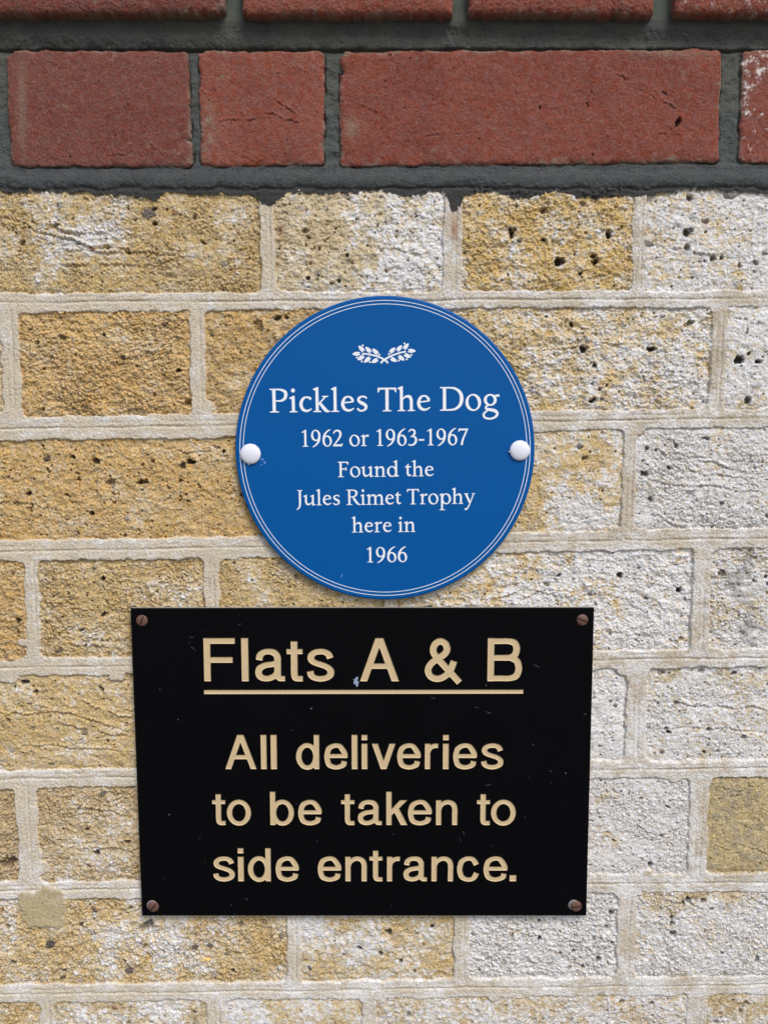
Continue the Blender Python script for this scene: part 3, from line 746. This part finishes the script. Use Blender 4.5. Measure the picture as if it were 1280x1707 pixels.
ROM = {
 'P': (604, [Rc(110, 202, 0, 690), foot(22, 300), head(22, 200), S([(150, 671), (300, 674), (420, 650), (510, 590), (522, 500), (480, 400), (380, 345), (270, 335), (215, 350)], [40, 42, 62, 88, 96, 80, 50, 34, 24])]),
 'i': (291, [Rc(104, 188, 0, 470), flag(104, 84, 470), foot(26, 268), El(142, 640, 56, 58)]),
 'l': (291, [Rc(104, 188, 0, 722), flag(104, 84, 722), foot(26, 268)]),
 'c': (444, [S([(402, 378), (345, 424), (255, 438), (150, 385), (90, 240), (132, 100), (230, 38), (325, 45), (418, 98)], [78, 56, 44, 72, 92, 84, 66, 50, 20])]),
 'k': (556, [Rc(104, 188, 0, 722), flag(104, 84, 722), foot(26, 268), S([(170, 215), (280, 320), (400, 445)], [34, 36, 36]), head(300, 490, 469), S([(222, 275), (320, 150), (410, 50), (480, 8)], [62, 90, 90, 60], ), foot(390, 545)]),
 'e': (479, [S([(92, 262), (240, 272), (400, 292)], 34), S([(398, 282), (392, 350), (330, 420), (245, 440), (150, 395), (88, 245), (130, 105), (235, 38), (340, 46), (442, 102)], [62, 70, 56, 42, 66, 90, 86, 66, 48, 18])]),
 's': (424, [S([(352, 385), (295, 432), (205, 440), (125, 405), (100, 340), (150, 275), (250, 225), (325, 165), (320, 85), (240, 28), (140, 28), (62, 90)], [52, 44, 44, 60, 74, 86, 92, 84, 66, 46, 46, 50])]),
 'T': (613, [Rc(262, 352, 0, 680), foot(172, 442), Pg((30, 690), (22, 560), (48, 560), (85, 640), (262, 648), (352, 648), (530, 640), (566, 560), (592, 560), (584, 690))]),
 'h': (582, [Rc(98, 182, 0, 722), flag(98, 84, 722), foot(22, 262)] + arch(182)),
 'D': (774, [Rc(112, 204, 0, 690), head(22, 200), foot(22, 200), S([(150, 671), (330, 672), (500, 640), (640, 530), (690, 350), (640, 165), (500, 50), (330, 20), (150, 20)], [40, 42, 60, 90, 102, 90, 60, 42, 40])]),
 'o': (546, [El(273, 232, 238, 248), El(273, 232, 150, 212, 14, True)]),
 'g': (556, [El(252, 302, 196, 172), El(252, 302, 112, 132, 10, True), S([(370, 405), (440, 425), (530, 428)], [34, 48, 66]), S([(180, 150), (120, 95), (135, 40), (260, 12), (395, -20), (470, -95), (420, -195), (270, -252), (110, -230), (48, -150), (85, -70), (185, -5)], [40, 50, 60, 80, 88, 80, 60, 48, 52, 60, 48, 30])]),
 'r': (395, [Rc(104, 188, 0, 470), flag(104, 84, 470), foot(26, 280), S([(168, 325), (225, 400), (300, 435), (375, 428)], [22, 40, 66, 90])]),
 'F': (556, [Rc(105, 198, 0, 690), head(20, 200), foot(22, 295), Pg((190, 690), (190, 650), (420, 645), (485, 560), (510, 560), (505, 690)), Pg((190, 385), (190, 345), (370, 345), (400, 290), (425, 290), (425, 440), (400, 440), (370, 385))]),
 'u': (603, [S([(125, 440), (125, 300), (128, 160), (175, 62), (260, 42), (350, 85), (430, 160)], [84, 84, 86, 84, 62, 40, 24]), flag(83, 84, 469), Rc(415, 500, 60, 469), flag(415, 85, 469), Pg((415, 160), (415, 0), (440, -8), (580, 20), (580, 40), (500, 60), (500, 160))]),
 'n': (582, [Rc(98, 182, 0, 470), flag(98, 84, 470), foot(22, 262)] + arch(182)),
 'm': (883, [Rc(98, 182, 0, 470), flag(98, 84, 470), foot(22, 262)] + arch(182) + [(k, (d + np.array([304, 0, 0]) if k == 'stroke' else [(a + 304, b) for a, b in d])) for k, d in arch(182)]),
 'd': (611, [El(268, 230, 234, 244), El(272, 230, 142, 204, 8, True), Rc(420, 504, 60, 722), flag(420, 84, 722), Pg((420, 160), (420, 0), (445, -8), (585, 20), (585, 40), (504, 62), (504, 160))]),
 'p': (601, [El(340, 232, 230, 246), El(334, 232, 140, 204, 8, True), Rc(98, 182, -280, 470), flag(98, 84, 470), foot(18, 290, -280)]),
 't': (326, [S([(140, 520), (140, 300), (142, 140), (180, 60), (245, 44), (318, 72)], [84, 84, 84, 78, 56, 24]), Pg((18, 410), (18, 428), (98, 470), (170, 575), (182, 575), (182, 455), (305, 455), (298, 410))]),
 'J': (333, [S([(172, 680), (172, 300), (172, 90), (150, -50), (85, -145), (0, -190)], [92, 92, 90, 72, 52, 24]), head(50, 295)]),
 'R': (668, [Rc(110, 202, 0, 690), foot(22, 292), head(22, 200), S([(150, 671), (300, 674), (410, 652), (490, 595), (500, 515), (455, 425), (360, 375), (270, 362), (200, 365)], [40, 42, 62, 86, 92, 74, 48, 36, 30]), S([(320, 370), (420, 225), (520, 90), (600, 25), (670, 8)], [60, 92, 94, 60, 26])]),
 'y': (556, [S([(95, 460), (190, 260), (292, 40)], [84, 90, 70]), S([(470, 460), (380, 230), (290, 10), (215, -150), (140, -240), (45, -250)], [40, 44, 46, 54, 66, 80]), head(10, 215, 469), head(385, 548, 469)]),
 '1': (500, [Rc(212, 298, 0, 700), foot(122, 390), Pg((298, 700), (285, 705), (95, 612), (105, 588), (212, 612))]),
 '6': (500, SIX), '9': (500, turn(SIX, 250, 346)),
 '2': (500, [S([(62, 540), (110, 630), (215, 665), (325, 635), (378, 530), (345, 400), (225, 230), (62, 40)], [46, 54, 60, 84, 94, 86, 60, 44]), Pg((35, 0), (440, 0), (472, 120), (448, 120), (410, 78), (70, 78), (35, 40))]),
 '3': (500, [S([(82, 585), (150, 655), (245, 670), (340, 620), (348, 510), (270, 410), (165, 365)], [36, 52, 58, 80, 86, 60, 34]), S([(165, 372), (290, 385), (395, 310), (405, 180), (330, 65), (190, 12), (55, 45)], [34, 52, 84, 98, 80, 54, 50])]),
 '7': (500, [Pg((45, 690), (28, 560), (52, 560), (95, 622), (360, 622), (440, 630), (480, 690)), S([(440, 660), (330, 440), (235, 220), (180, 0)], [60, 66, 80, 92])]),
 '-': (333, [Rc(40, 290, 205, 262)]),
}
ROM_CACHE = {}
def roman_line(text):
    """-> verts, faces in em units, laid out from x = 0"""
    VV = []; FF = []; x = 0; n = 0
    for ch in text:
        if ch == ' ': x += 250; continue
        adv, pr = ROM[ch]
        if ch not in ROM_CACHE: ROM_CACHE[ch] = fill(pr, 9.0, 4.0)
        v, f, _ = ROM_CACHE[ch]
        VV.append(v + np.array([x, 0])); FF += [[a + n for a in q] for q in f]; n += len(v); x += adv
    return np.concatenate(VV), FF

# ------------------------------------------------------------------ BLUE PLAQUE
Y_PB, Y_PF = -.0021, -.0049        # back and front of the disc
pcx, pcz = at(641.8, 751.3, Y_PF); pcx, pcz = float(pcx), float(pcz)
p_r = float(at(641.8 + 249.3, 751.3, Y_PF)[0] - pcx)
MMPX = p_r / 249.3
plaque = thing('blue_plaque', 'round blue plaque with white lettering and laurel sprig, fixed to the yellow bricks', 'plaque', (pcx, Y_PB, pcz))
ZST = 1.015                        # the disc is a touch taller than wide
def lathe(prof, n, cx, cz, zs=1.0):
    """profile of (radius, y); returns verts, faces for a solid turned about the wall's normal"""
    V_ = []; F_ = []
    for r, y in prof:
        for k in range(n):
            a = 2 * math.pi * k / n; V_.append((cx + r * math.cos(a), y, cz + zs * r * math.sin(a)))
    m = len(prof)
    for j in range(m - 1):
        for k in range(n):
            k2 = (k + 1) % n; F_.append((j * n + k, j * n + k2, (j + 1) * n + k2, (j + 1) * n + k))
    F_.append(tuple(range(n))[::-1]); F_.append(tuple((m - 1) * n + k for k in range(n)))
    return V_, F_
v, f = lathe([(p_r - .0006, Y_PB), (p_r - .0001, Y_PB - .0004), (p_r, Y_PF + .0009), (p_r - .0003, Y_PF + .0003), (p_r - .0010, Y_PF)], 220, pcx, pcz, ZST)
mesh_obj('disc', v, f, M_BLUE, plaque)
def ring(r0, r1, y, cx, cz, n=220, t=.00006):
    V_ = []; F_ = []
    for k in range(n):
        a = 2 * math.pi * k / n; c, s = math.cos(a), math.sin(a)
        V_ += [(cx + r0 * c, y + t, cz + ZST * r0 * s), (cx + r0 * c, y, cz + ZST * r0 * s), (cx + r1 * c, y, cz + ZST * r1 * s), (cx + r1 * c, y + t, cz + ZST * r1 * s)]
    for k in range(n):
        a = 4 * k; b = 4 * ((k + 1) % n)
        for q in range(3): F_.append((a + q, a + q + 1, b + q + 1, b + q))
    return V_, F_
for rr in (241.6, 236.0):
    v, f = ring((rr - .5) * MMPX, (rr + .5) * MMPX, Y_PF - .00006, pcx, pcz)
    mesh_obj('border_line', v, f, M_WHITE, plaque)
TILT = math.radians(.6)
def flat_part(name, pts2, faces, y, mat, parent, t=.00006, smooth=False):
    """pts2 (n,2) world x,z; given a thin edge so that it is a real film of paint"""
    V_ = [(a, y, b) for a, b in pts2]
    return mesh_obj(name, V_, faces, mat, parent, smooth)
def roman_part(text, u0, u1, v0, capx, name='text_line'):
    """text between pixels u0..u1 with its middle baseline at v0 and cap height capx pixels"""
    p, f = roman_line(text)
    x0, x1 = p[:, 0].min(), p[:, 0].max()
    sx = (u1 - u0) * MMPX / (x1 - x0); sz = capx * MMPX / 692
    bx, bz = at(.5 * (u0 + u1), v0, Y_PF)
    lx = (p[:, 0] - .5 * (x0 + x1)) * sx; lz = p[:, 1] * sz
    q = np.stack([bx + lx * math.cos(TILT) - lz * math.sin(TILT), bz + lx * math.sin(TILT) + lz * math.cos(TILT)], 1)
    return flat_part(name, q, f, Y_PF - .00005, M_WHITE, plaque)
roman_part('Pickles The Dog', 451, 831, 685.5, 38.5)
roman_part('1962 or 1963-1967', 503.5, 780, 743, 27)
roman_part('Found the', 563, 723, 794.5, 25.5)
roman_part('Jules Rimet Trophy', 493, 793, 841, 25.5)
roman_part('here in', 586, 693, 887, 25.5)
roman_part('1966', 611, 679, 937, 25.5)
# laurel sprig, measured off an enlargement (8 x) of the plaque
def leaf(tip, base, wd=27):
    tx_, ty_ = tip; bx, by = base; dx, dy = bx - tx_, by - ty_; L = math.hypot(dx, dy); ux, uy = dx / L, dy / L; nx_, ny_ = -uy, ux
    pts = []
    prof = [(0, 0), (.12, .38), (.3, .8), (.5, 1), (.72, .95), (.9, .68), (1.0, .42)]
    for t, s in prof: pts.append((tx_ + dx * t + nx_ * wd * s, ty_ + dy * t + ny_ * wd * s))
    pts.append((tx_ + dx * .72, ty_ + dy * .72))                      # notch by the stalk
    for t, s in prof[::-1][:-1]: pts.append((tx_ + dx * t - nx_ * wd * s, ty_ + dy * t - ny_ * wd * s))
    return ('poly', pts)
LV = [((215, 322), (330, 315)), ((300, 208), (378, 292)), ((392, 224), (472, 306)), ((483, 248), (566, 328)), ((285, 402), (380, 343)), ((372, 438), (462, 358)), ((470, 438), (566, 385)),
      ((1066, 281), (952, 276)), ((970, 177), (898, 262)), ((881, 203), (808, 288)), ((792, 233), (712, 312)), ((1001, 366), (903, 322)), ((916, 408), (826, 342)), ((818, 422), (722, 374))]
pr = [leaf(a, b) for a, b in LV]
pr += [El(x, y, 13, 13) for x, y in ((357, 207), (577, 330), (280, 368), (345, 420), (452, 428), (913, 180), (706, 324), (1005, 332), (945, 390), (838, 408))]
pr += [S([(345, 316), (440, 325), (560, 355), (640, 394), (695, 440)], [20, 21, 22, 24, 26]), S([(935, 288), (850, 305), (740, 345), (650, 394), (595, 442)], [20, 21, 22, 24, 26])]
v, f, _ = fill(pr, 5.0)
q = np.stack(at(560 + v[:, 0] / 8, 550 + v[:, 1] / 8, Y_PF), 1)
flat_part('laurel_emblem', q, [fc[::-1] for fc in f], Y_PF - .00005, M_WHITE, plaque)
# the white caps over the fixing screws, each with its moulding nib
for (u, v_, r, nib) in ((417.3, 756.8, 17.0, math.radians(-101)), (866.6, 751, 16.8, math.radians(187))):
    cx, cz = at(u, v_, Y_PF - .002); r = r * MMPX
    prof = [(r * .97, Y_PF)] + [(r * math.sin(a) if a > 0 else 1e-5, Y_PF - .0009 - .0022 * math.cos(a)) for a in np.linspace(math.pi / 2, .02, 14)]
    V_, F_ = lathe(prof, 64, float(cx), float(cz))
    n = len(V_)
    nxn, nzn = math.cos(nib), math.sin(nib); tx_, tz_ = -nzn, nxn
    for (a, b, y) in ((.96, .10, Y_PF - .0012), (.96, -.10, Y_PF - .0012), (1.12, -.06, Y_PF - .0011), (1.12, .06, Y_PF - .0011), (.96, .10, Y_PF - .0003), (.96, -.10, Y_PF - .0003), (1.12, -.06, Y_PF - .0004), (1.12, .06, Y_PF - .0004)):
        V_.append((cx + r * (a * nxn + b * tx_), y, cz + r * (a * nzn + b * tz_)))
    F_ += [(n, n + 3, n + 2, n + 1), (n + 4, n + 5, n + 6, n + 7), (n, n + 4, n + 7, n + 3), (n + 3, n + 7, n + 6, n + 2), (n + 2, n + 6, n + 5, n + 1)]
    mesh_obj('screw_cap', V_, F_, M_CAP, plaque, True)
# small chipped scrape beside one cap
def sliver(name, pts_px, y, mat, parent):
    V_ = []; F_ = []
    for pl in pts_px:
        n = len(V_)
        q = [at(a, b, y) for a, b in pl]
        V_ += [(float(a), y, float(b)) for a, b in q]
        F_.append(tuple(range(n, n + len(pl)))[::-1])
    return mesh_obj(name, V_, F_, mat, parent)
M_SCRAPE = paint_mat('scraped_blue', lin(96, 140, 205), .5, .4, .1)
for one in [[(434, 766), (437, 763.5), (440, 765), (437.5, 768)], [(439.5, 769), (442, 768.5), (443, 772), (440.5, 774)], [(435, 773.5), (438, 775), (437, 776), (434.5, 774.5)], [(570, 957), (571.2, 957.5), (568.5, 964), (567.5, 963)]]:
    sliver('scrape_mark', [one], Y_PF - .00004, M_SCRAPE, plaque)

# ------------------------------------------------------------------ BLACK NAME BOARD
Y_SB, Y_SF = -.0021, -.0052
CORN = [(217.5, 1014.0), (990.0, 1013.0), (977.0, 1526.8), (237.0, 1527.0)]        # clockwise from the top left
cw = [tuple(float(c) for c in at(u, v, Y_SF)) for u, v in CORN]
scx = sum(c[0] for c in cw) / 4; scz = sum(c[1] for c in cw) / 4
board = thing('door_sign', 'black rectangular sign engraved in tan, hung below the round blue plaque', 'sign', (scx, Y_SB, min(c[1] for c in cw)))
# ---- plain engraved sans, in units of the cap height; W is the width measured for each letter
T_, TH = .150, .131
def ringp(cx, cy, rx, ry): return [El(cx, cy, rx, ry), El(cx, cy, rx - T_, ry - TH, 0, True)]
def SANS(ch, W):
    h = T_ / 2
    if ch == 'F': return [Rc(0, T_, 0, 1), Rc(0, W, 1 - TH, 1), Rc(0, W * .92, .43, .43 + TH)]
    if ch == 'l': return [Rc(0, W, 0, 1)]
    if ch == 'i': return [Rc(0, W, 0, .745), Rc(0, W, .845, 1)]
    if ch == '.': return [Rc(0, W, 0, .185)]
    if ch == 'a':
        s = W / .70
        return [S([(.10 * s, .49), (.125 * s, .60), (.21 * s, .672), (.33 * s, .69), (.455 * s, .66), (.525 * s, .57), (.53 * s, .45), (.53 * s, .30), (.53 * s, .15), (.565 * s, .075), (.62 * s, .062), (.70 * s, .064)], [T_, T_, TH, TH, T_, T_, T_, T_, T_, TH, .125, .12]),
                S([(.53 * s, .425), (.40 * s, .395), (.24 * s, .37), (.115 * s, .30), (.085 * s, .20), (.13 * s, .105), (.25 * s, .063), (.38 * s, .085), (.49 * s, .16), (.53 * s, .27)], [TH, TH, TH, T_, T_, T_, TH, TH, TH, TH])]
    if ch == 't': return [S([(.17 * W / .36, .925), (.17 * W / .36, .5), (.17 * W / .36, .18), (.195 * W / .36, .085), (.26 * W / .36, .062), (W, .062)], [T_, T_, T_, T_, TH, .125]), Rc(0, W, .63, .748)]
    if ch == 's':
        s = W / .62
        return [S([(.535 * s, .535), (.50 * s, .62), (.42 * s, .675), (.31 * s, .69), (.18 * s, .665), (.10 * s, .59), (.105 * s, .50), (.18 * s, .435), (.31 * s, .39), (.455 * s, .335), (.54 * s, .25), (.535 * s, .155), (.45 * s, .085), (.31 * s, .058), (.17 * s, .083), (.095 * s, .15), (.075 * s, .235)], [T_, T_, TH, TH, TH, T_, T_, TH, TH, TH, T_, T_, TH, TH, TH, T_, T_])]
    if ch == 'A': return [Pg((0, 0), (.165, 0), (W / 2 + .075, 1), (W / 2 - .088, 1)), Pg((W, 0), (W - .165, 0), (W / 2 - .075, 1), (W / 2 + .088, 1)), Rc(.2 * W, .8 * W, .29, .29 + TH * .95)]
    if ch == '&':
        s = W / .83
        return [S([(.80 * s, -.03), (.55 * s, .25), (.25 * s, .59), (.195 * s, .74), (.245 * s, .87), (.355 * s, .925), (.47 * s, .87), (.51 * s, .76)], T_), S([(.51 * s, .80), (.505 * s, .72), (.44 * s, .62), (.30 * s, .53), (.14 * s, .40), (.08 * s, .255), (.14 * s, .115), (.285 * s, .06), (.44 * s, .105), (.58 * s, .24), (.67 * s, .47)], T_)]
    if ch == 'B':
        s = W / .79
        return [Rc(0, T_, 0, 1), S([(.03, .93), (.30 * s, .93), (.46 * s, .93), (.60 * s, .895), (.655 * s, .80), (.655 * s, .70), (.60 * s, .59), (.46 * s, .545), (.30 * s, .545), (.03, .545)], [TH, TH, TH, T_, T_, T_, T_, TH, TH, TH]),
                S([(.03, .545), (.30 * s, .545), (.50 * s, .545), (.66 * s, .48), (.71 * s, .36), (.71 * s, .24), (.65 * s, .12), (.50 * s, .07), (.30 * s, .07), (.03, .07)], [TH, TH, TH, T_, T_, T_, T_, TH, TH, TH])]
    if ch == 'd': return ringp(W * .485, .372, W * .485, .392) + [Rc(W - T_, W, 0, 1)]
    if ch == 'b': return ringp(W * .515, .372, W * .485, .392) + [Rc(0, T_, 0, 1)]
    if ch == 'o': return ringp(W / 2, .372, W / 2, .392)
    if ch == 'e': return [S([(W - h + .005, .345), (W - h - .005, .46), (W - .16, .60), (W * .63, .683), (W * .40, .683), (W * .20, .60), (h + .01, .46), (h, .372), (h + .012, .26), (W * .21, .125), (W * .42, .06), (W * .62, .065), (W * .82, .13), (W - .095, .235)], [T_, T_, T_, TH, TH, T_, T_, T_, T_, T_, TH, TH, T_, T_]), Rc(h, W - .012, .325, .325 + .118)]
    if ch == 'c': return [S([(W - .085, .50), (W - .14, .605), (W * .66, .68), (W * .42, .685), (W * .21, .60), (h + .01, .46), (h, .372), (h + .012, .27), (W * .22, .135), (W * .42, .06), (W * .66, .065), (W - .13, .145), (W - .08, .255)], [T_, T_, TH, TH, T_, T_, T_, T_, T_, TH, TH, T_, T_])]
    if ch == 'v': return [Pg((0, .745), (.165, .745), (W / 2 + .08, 0), (W / 2 - .08, 0)), Pg((W, .745), (W - .165, .745), (W / 2 - .08, 0), (W / 2 + .08, 0))]
    if ch == 'r': return [Rc(0, T_, 0, .745), S([(h, .42), (.115, .56), (.20, .655), (.30, .683), (W, .68)], [T_ * .9, .12, TH, TH, TH])]
    if ch == 'n': return [Rc(0, T_, 0, .745), S([(h, .40), (.14, .58), (W * .42, .672), (W * .62, .685), (W - .12, .62), (W - h, .49), (W - h, .30), (W - h, 0)], [T_ * .8, .12, TH, TH, T_, T_, T_, T_])]
    if ch == 'k': return [Rc(0, T_, 0, 1), Pg((.10, .24), (.10, .42), (W - .215, .745), (W - .01, .745), ), Pg((.22, .40), (.36, .50), (W, 0), (W - .19, 0))]
LINES = [(1135.6, 72, [('F', 341, 393), ('l', 403.5, 415), ('a', 425.5, 475.5), ('t', 478.5, 505), ('s', 512, 557), ('A', 600, 665), ('&', 707.5, 768), ('B', 812, 869.3)]),
         (1282.0, 57, [('A', 376, 428), ('l', 435.5, 445), ('l', 452, 462), ('d', 494, 532.5), ('e', 541, 579.5), ('l', 586.5, 596), ('i', 603, 612.5), ('v', 620, 659), ('e', 662, 701), ('r', 708, 730), ('i', 738, 747.5), ('e', 755, 794.5), ('s', 801.5, 838.5)]),
         (1375.2, 55.5, [('t', 355, 376.5), ('o', 379, 419), ('b', 451, 490.5), ('e', 497.5, 536.5), ('t', 569, 591), ('a', 596, 636.5), ('k', 644, 679), ('e', 680, 719.5), ('n', 726.5, 762), ('t', 794.5, 816), ('o', 818, 859)]),
         (1469.0, 55, [('s', 356, 392), ('i', 397.5, 407), ('d', 414, 452), ('e', 460, 498.5), ('e', 530, 569), ('n', 576, 611.5), ('t', 616, 637.5), ('r', 645, 666.5), ('a', 672, 711.5), ('n', 719, 755), ('c', 761.5, 798.5), ('e', 805.5, 845), ('.', 849, 860)])]
DEEP, BEV = .00034, .00055
holes = []
def engrave(name, items):
    """items: list of (prims in metres on the sign's own plane)"""
    VV = []; FF = []
    for prims in items:
        v, f, loops = fill(prims, .00030)
        seg = []
        for lp in loops:
            p = v[lp]; holes.append(p)
            seg.append(np.concatenate([p, np.roll(p, -1, 0)], 1))
        seg = np.concatenate(seg)
        a = seg[:, :2]; e = seg[:, 2:] - a; L = (e ** 2).sum(1) + 1e-18
        d = v[:, None, :] - a[None]
        t = np.clip((d * e[None]).sum(2) / L, 0, 1)
        dist = np.sqrt(((d - t[..., None] * e[None]) ** 2).sum(2).min(1))
        y = Y_SF + DEEP * np.clip(dist / BEV, 0, 1)
        n = len(VV)
        VV += [(p[0], yy, p[1]) for p, yy in zip(v, y)]; FF += [[k + n for k in fc] for fc in f]
    return mesh_obj(name, VV, FF, M_TAN, board)
def scale_prims(prims, fn):
    out = []
    for k, d in prims:
        if k == 'stroke':
            q = d.copy(); s = fn.s
            xy = np.array([fn(a, b) for a, b in d[:, :2]]); q[:, :2] = xy; q[:, 2] *= s; out.append((k, q))
        else: out.append((k, [fn(a, b) for a, b in d]))
    return out
for base, cap, chars in LINES:
    items = []
    for ch, u0, u1 in chars:
        x0, z0 = at(u0, base, Y_SF); x1, _ = at(u1, base, Y_SF); _, z1 = at(u0, base - cap, Y_SF)
        s = float(z1 - z0)
        class fn_:
            def __init__(self, x0, z0, s): self.x0, self.z0, self.s = float(x0), float(z0), s
            def __call__(self, a, b): return (self.x0 + a * self.s, self.z0 + b * self.s)
        items.append(scale_prims(SANS(ch, float(x1 - x0) / s), fn_(x0, z0, s)))
    engrave('engraved_line', items)
ul = [tuple(float(c) for c in at(u, v, Y_SF)) for u, v in ((340.5, 1157), (872, 1156.2), (872, 1149.6), (340.5, 1150.2))]
engrave('engraved_underline', [[('poly', ul)]])
# black top skin with the letters cut through it
cu = bpy.data.curves.new('tmp', 'CURVE'); cu.dimensions = '2D'; cu.fill_mode = 'FRONT'
def add_loop(p):
    keep = []
    n = len(p)
    for k in range(n):
        a, b, c = p[k - 1], p[k], p[(k + 1) % n]
        if abs((b[0] - a[0]) * (c[1] - b[1]) - (b[1] - a[1]) * (c[0] - b[0])) > 1e-12: keep.append(b)
    sp = cu.splines.new('POLY'); sp.points.add(len(keep) - 1)
    for q, b in zip(sp.points, keep): q.co = ((b[0] - scx) * 100, (b[1] - scz) * 100, 0, 1)
    sp.use_cyclic_u = True
INS = .0004
inner = [(c[0] - math.copysign(INS, c[0] - scx), c[1] - math.copysign(INS, c[1] - scz)) for c in cw]
add_loop(np.array(inner))
for h_ in holes: add_loop(h_)
tmp = link(bpy.data.objects.new('tmp', cu))
dg = bpy.context.evaluated_depsgraph_get()
tm = bpy.data.meshes.new_from_object(tmp.evaluated_get(dg))
sv = [(q.co.x / 100 + scx, Y_SF, q.co.y / 100 + scz) for q in tm.vertices]
sf = [tuple(p.vertices)[::-1] if p.normal.z < 0 else tuple(p.vertices) for p in tm.polygons]
bpy.data.objects.remove(tmp); bpy.data.curves.remove(cu); bpy.data.meshes.remove(tm)
# bevelled rim of the skin
n = len(sv)
sv += [(a, Y_SF, b) for a, b in inner] + [(a, Y_SF + .0004, b) for a, b in cw] + [(a, Y_SF + .0009, b) for a, b in cw]
for k in range(4):
    k2 = (k + 1) % 4
    sf += [(n + k, n + 4 + k, n + 4 + k2, n + k2), (n + 4 + k, n + 8 + k, n + 8 + k2, n + 4 + k2)]
mesh_obj('face_plate', sv, sf, M_BLACK, board)
ob = [(a, y, b) for y in (Y_SF + .0009, Y_SB) for a, b in cw]
mesh_obj('backing_board', ob, [(0, 1, 2, 3), (7, 6, 5, 4), (0, 4, 5, 1), (1, 5, 6, 2), (2, 6, 7, 3), (3, 7, 4, 0)], M_EDGE, board)
# slotted screws
for (u, v_, ang, zinc) in ((237.2, 1034.5, 68, None), (970, 1033.3, -20, None), (256.2, 1511, 52, (-2.2, -1.6)), (959.8, 1510.2, 6, (-4, -1.6))):
    cx, cz = (float(c) for c in at(u, v_, Y_SF)); r = 9.9 * MMPX
    hd, hf = lathe([(r, Y_SF), (r * .99, Y_SF - .0004), (r * .85, Y_SF - .00085), (r * .5, Y_SF - .0011), (.00001, Y_SF - .0012)], 40, cx, cz)
    sc_o = mesh_obj('screw', hd, hf, M_SCREW, board, True)
    a = math.radians(ang); dx, dz = math.cos(a), math.sin(a); hw = .00036
    L = r * .93
    vv = []
    for s in np.linspace(-L, L, 9):
        yy = Y_SF - .0013 + .00035 * (abs(s) / L) ** 2 * 1.2
        for o_ in (-hw, hw): vv.append((cx + s * dx - o_ * dz, yy, cz + s * dz + o_ * dx))
    off = [vv[2 * k + o_] for k in range(9) for o_ in (0, 1)]
    mesh_obj('slot', off, [(2 * k, 2 * k + 2, 2 * k + 3, 2 * k + 1) for k in range(8)], M_SLOT, sc_o)  # the slot is a dark brown strip laid over the uncut head
    if zinc:
        c2 = at(u + zinc[0], v_ + zinc[1], Y_SF)
        hd, hf = lathe([(r * 1.0, Y_SF), (r * .97, Y_SF - .0002), (.00001, Y_SF - .00022)], 40, float(c2[0]), float(c2[1]))
        mesh_obj('washer', hd, hf, M_STEEL, board, True)
# chip in the black skin beside the A, and hair scratches
M_CHIP = paint_mat('chipped_pale_blue', lin(150, 160, 186), .6, .4, .4)
sliver('chip', [[(589.5, 1136), (593, 1129.5), (596, 1127.5), (597.5, 1131), (595, 1134), (598, 1136.5), (596.5, 1144), (593.8, 1145), (593, 1139), (591.5, 1141), (589.6, 1140)], [(588.5, 1133), (590, 1131.5), (590.4, 1133.8)]], Y_SF - .00004, M_CHIP, board)
R2 = random.Random(4)
sl = []
def scratch(u, v, ln, ang, wd):
    pts = []; a = ang
    x, y = u, v
    for k in range(6):
        pts.append((x, y)); a += R2.uniform(-.35, .35); x += ln / 6 * math.cos(a); y += ln / 6 * math.sin(a)
    top = [(p[0], p[1] - wd * (.2 + .8 * math.sin(math.pi * k / 5))) for k, p in enumerate(pts)]
    sl.append(pts + top[::-1])
for (u, v, ln, ang, wd) in ((315, 1062, 12, .5, .8), (317, 1068, 9, 1.5, .8), (318, 1077, 14, 1.2, .8), (396, 1042, 9, -.3, .6), (888, 1107, 16, .4, .9), (718, 1164, 10, .1, .7), (790, 1180, 10, -.5, .7), (810, 1186, 12, .5, .8), (972, 1192, 7, 0, 1.1),
                            (886, 1240, 6, .5, 1.0), (915, 1285, 7, .4, .8), (808, 1310, 14, .15, .6), (770, 1385, 10, 1.3, .9), (765, 1395, 12, .9, .8), (818, 1408, 7, .8, .9), (408, 1497, 9, .8, .8), (384, 1508, 5, 1, .8), (342, 1433, 8, 1.4, .7), (332, 1399, 6, -.6, .9), (580, 1285, 5, 1.4, .9)):
    scratch(u, v, ln, ang, wd)
for k in range(22):
    u, v = R2.uniform(240, 970), R2.uniform(1025, 1515); r = R2.choice([.5, .6, .6, .8, 1.1])
    sl.append([(u - r, v), (u, v - r), (u + r, v), (u, v + r)])
sl += [[(295.6, 1199.4), (297, 1198), (298.4, 1199.4), (297, 1200.8)], [(808.5, 1142.6), (810, 1141.4), (811.6, 1142.6), (810, 1143.8)], [(281, 1358), (282.4, 1356.6), (283.8, 1358), (282.4, 1359.6)], [(941, 1289), (942.6, 1287.4), (944.2, 1289), (942.6, 1290.6)]]
for k, one in enumerate(sl):
    sliver('scratch' if len(one) > 4 else 'dust_speck', [one], Y_SF - .00003, M_SCUFF, board)
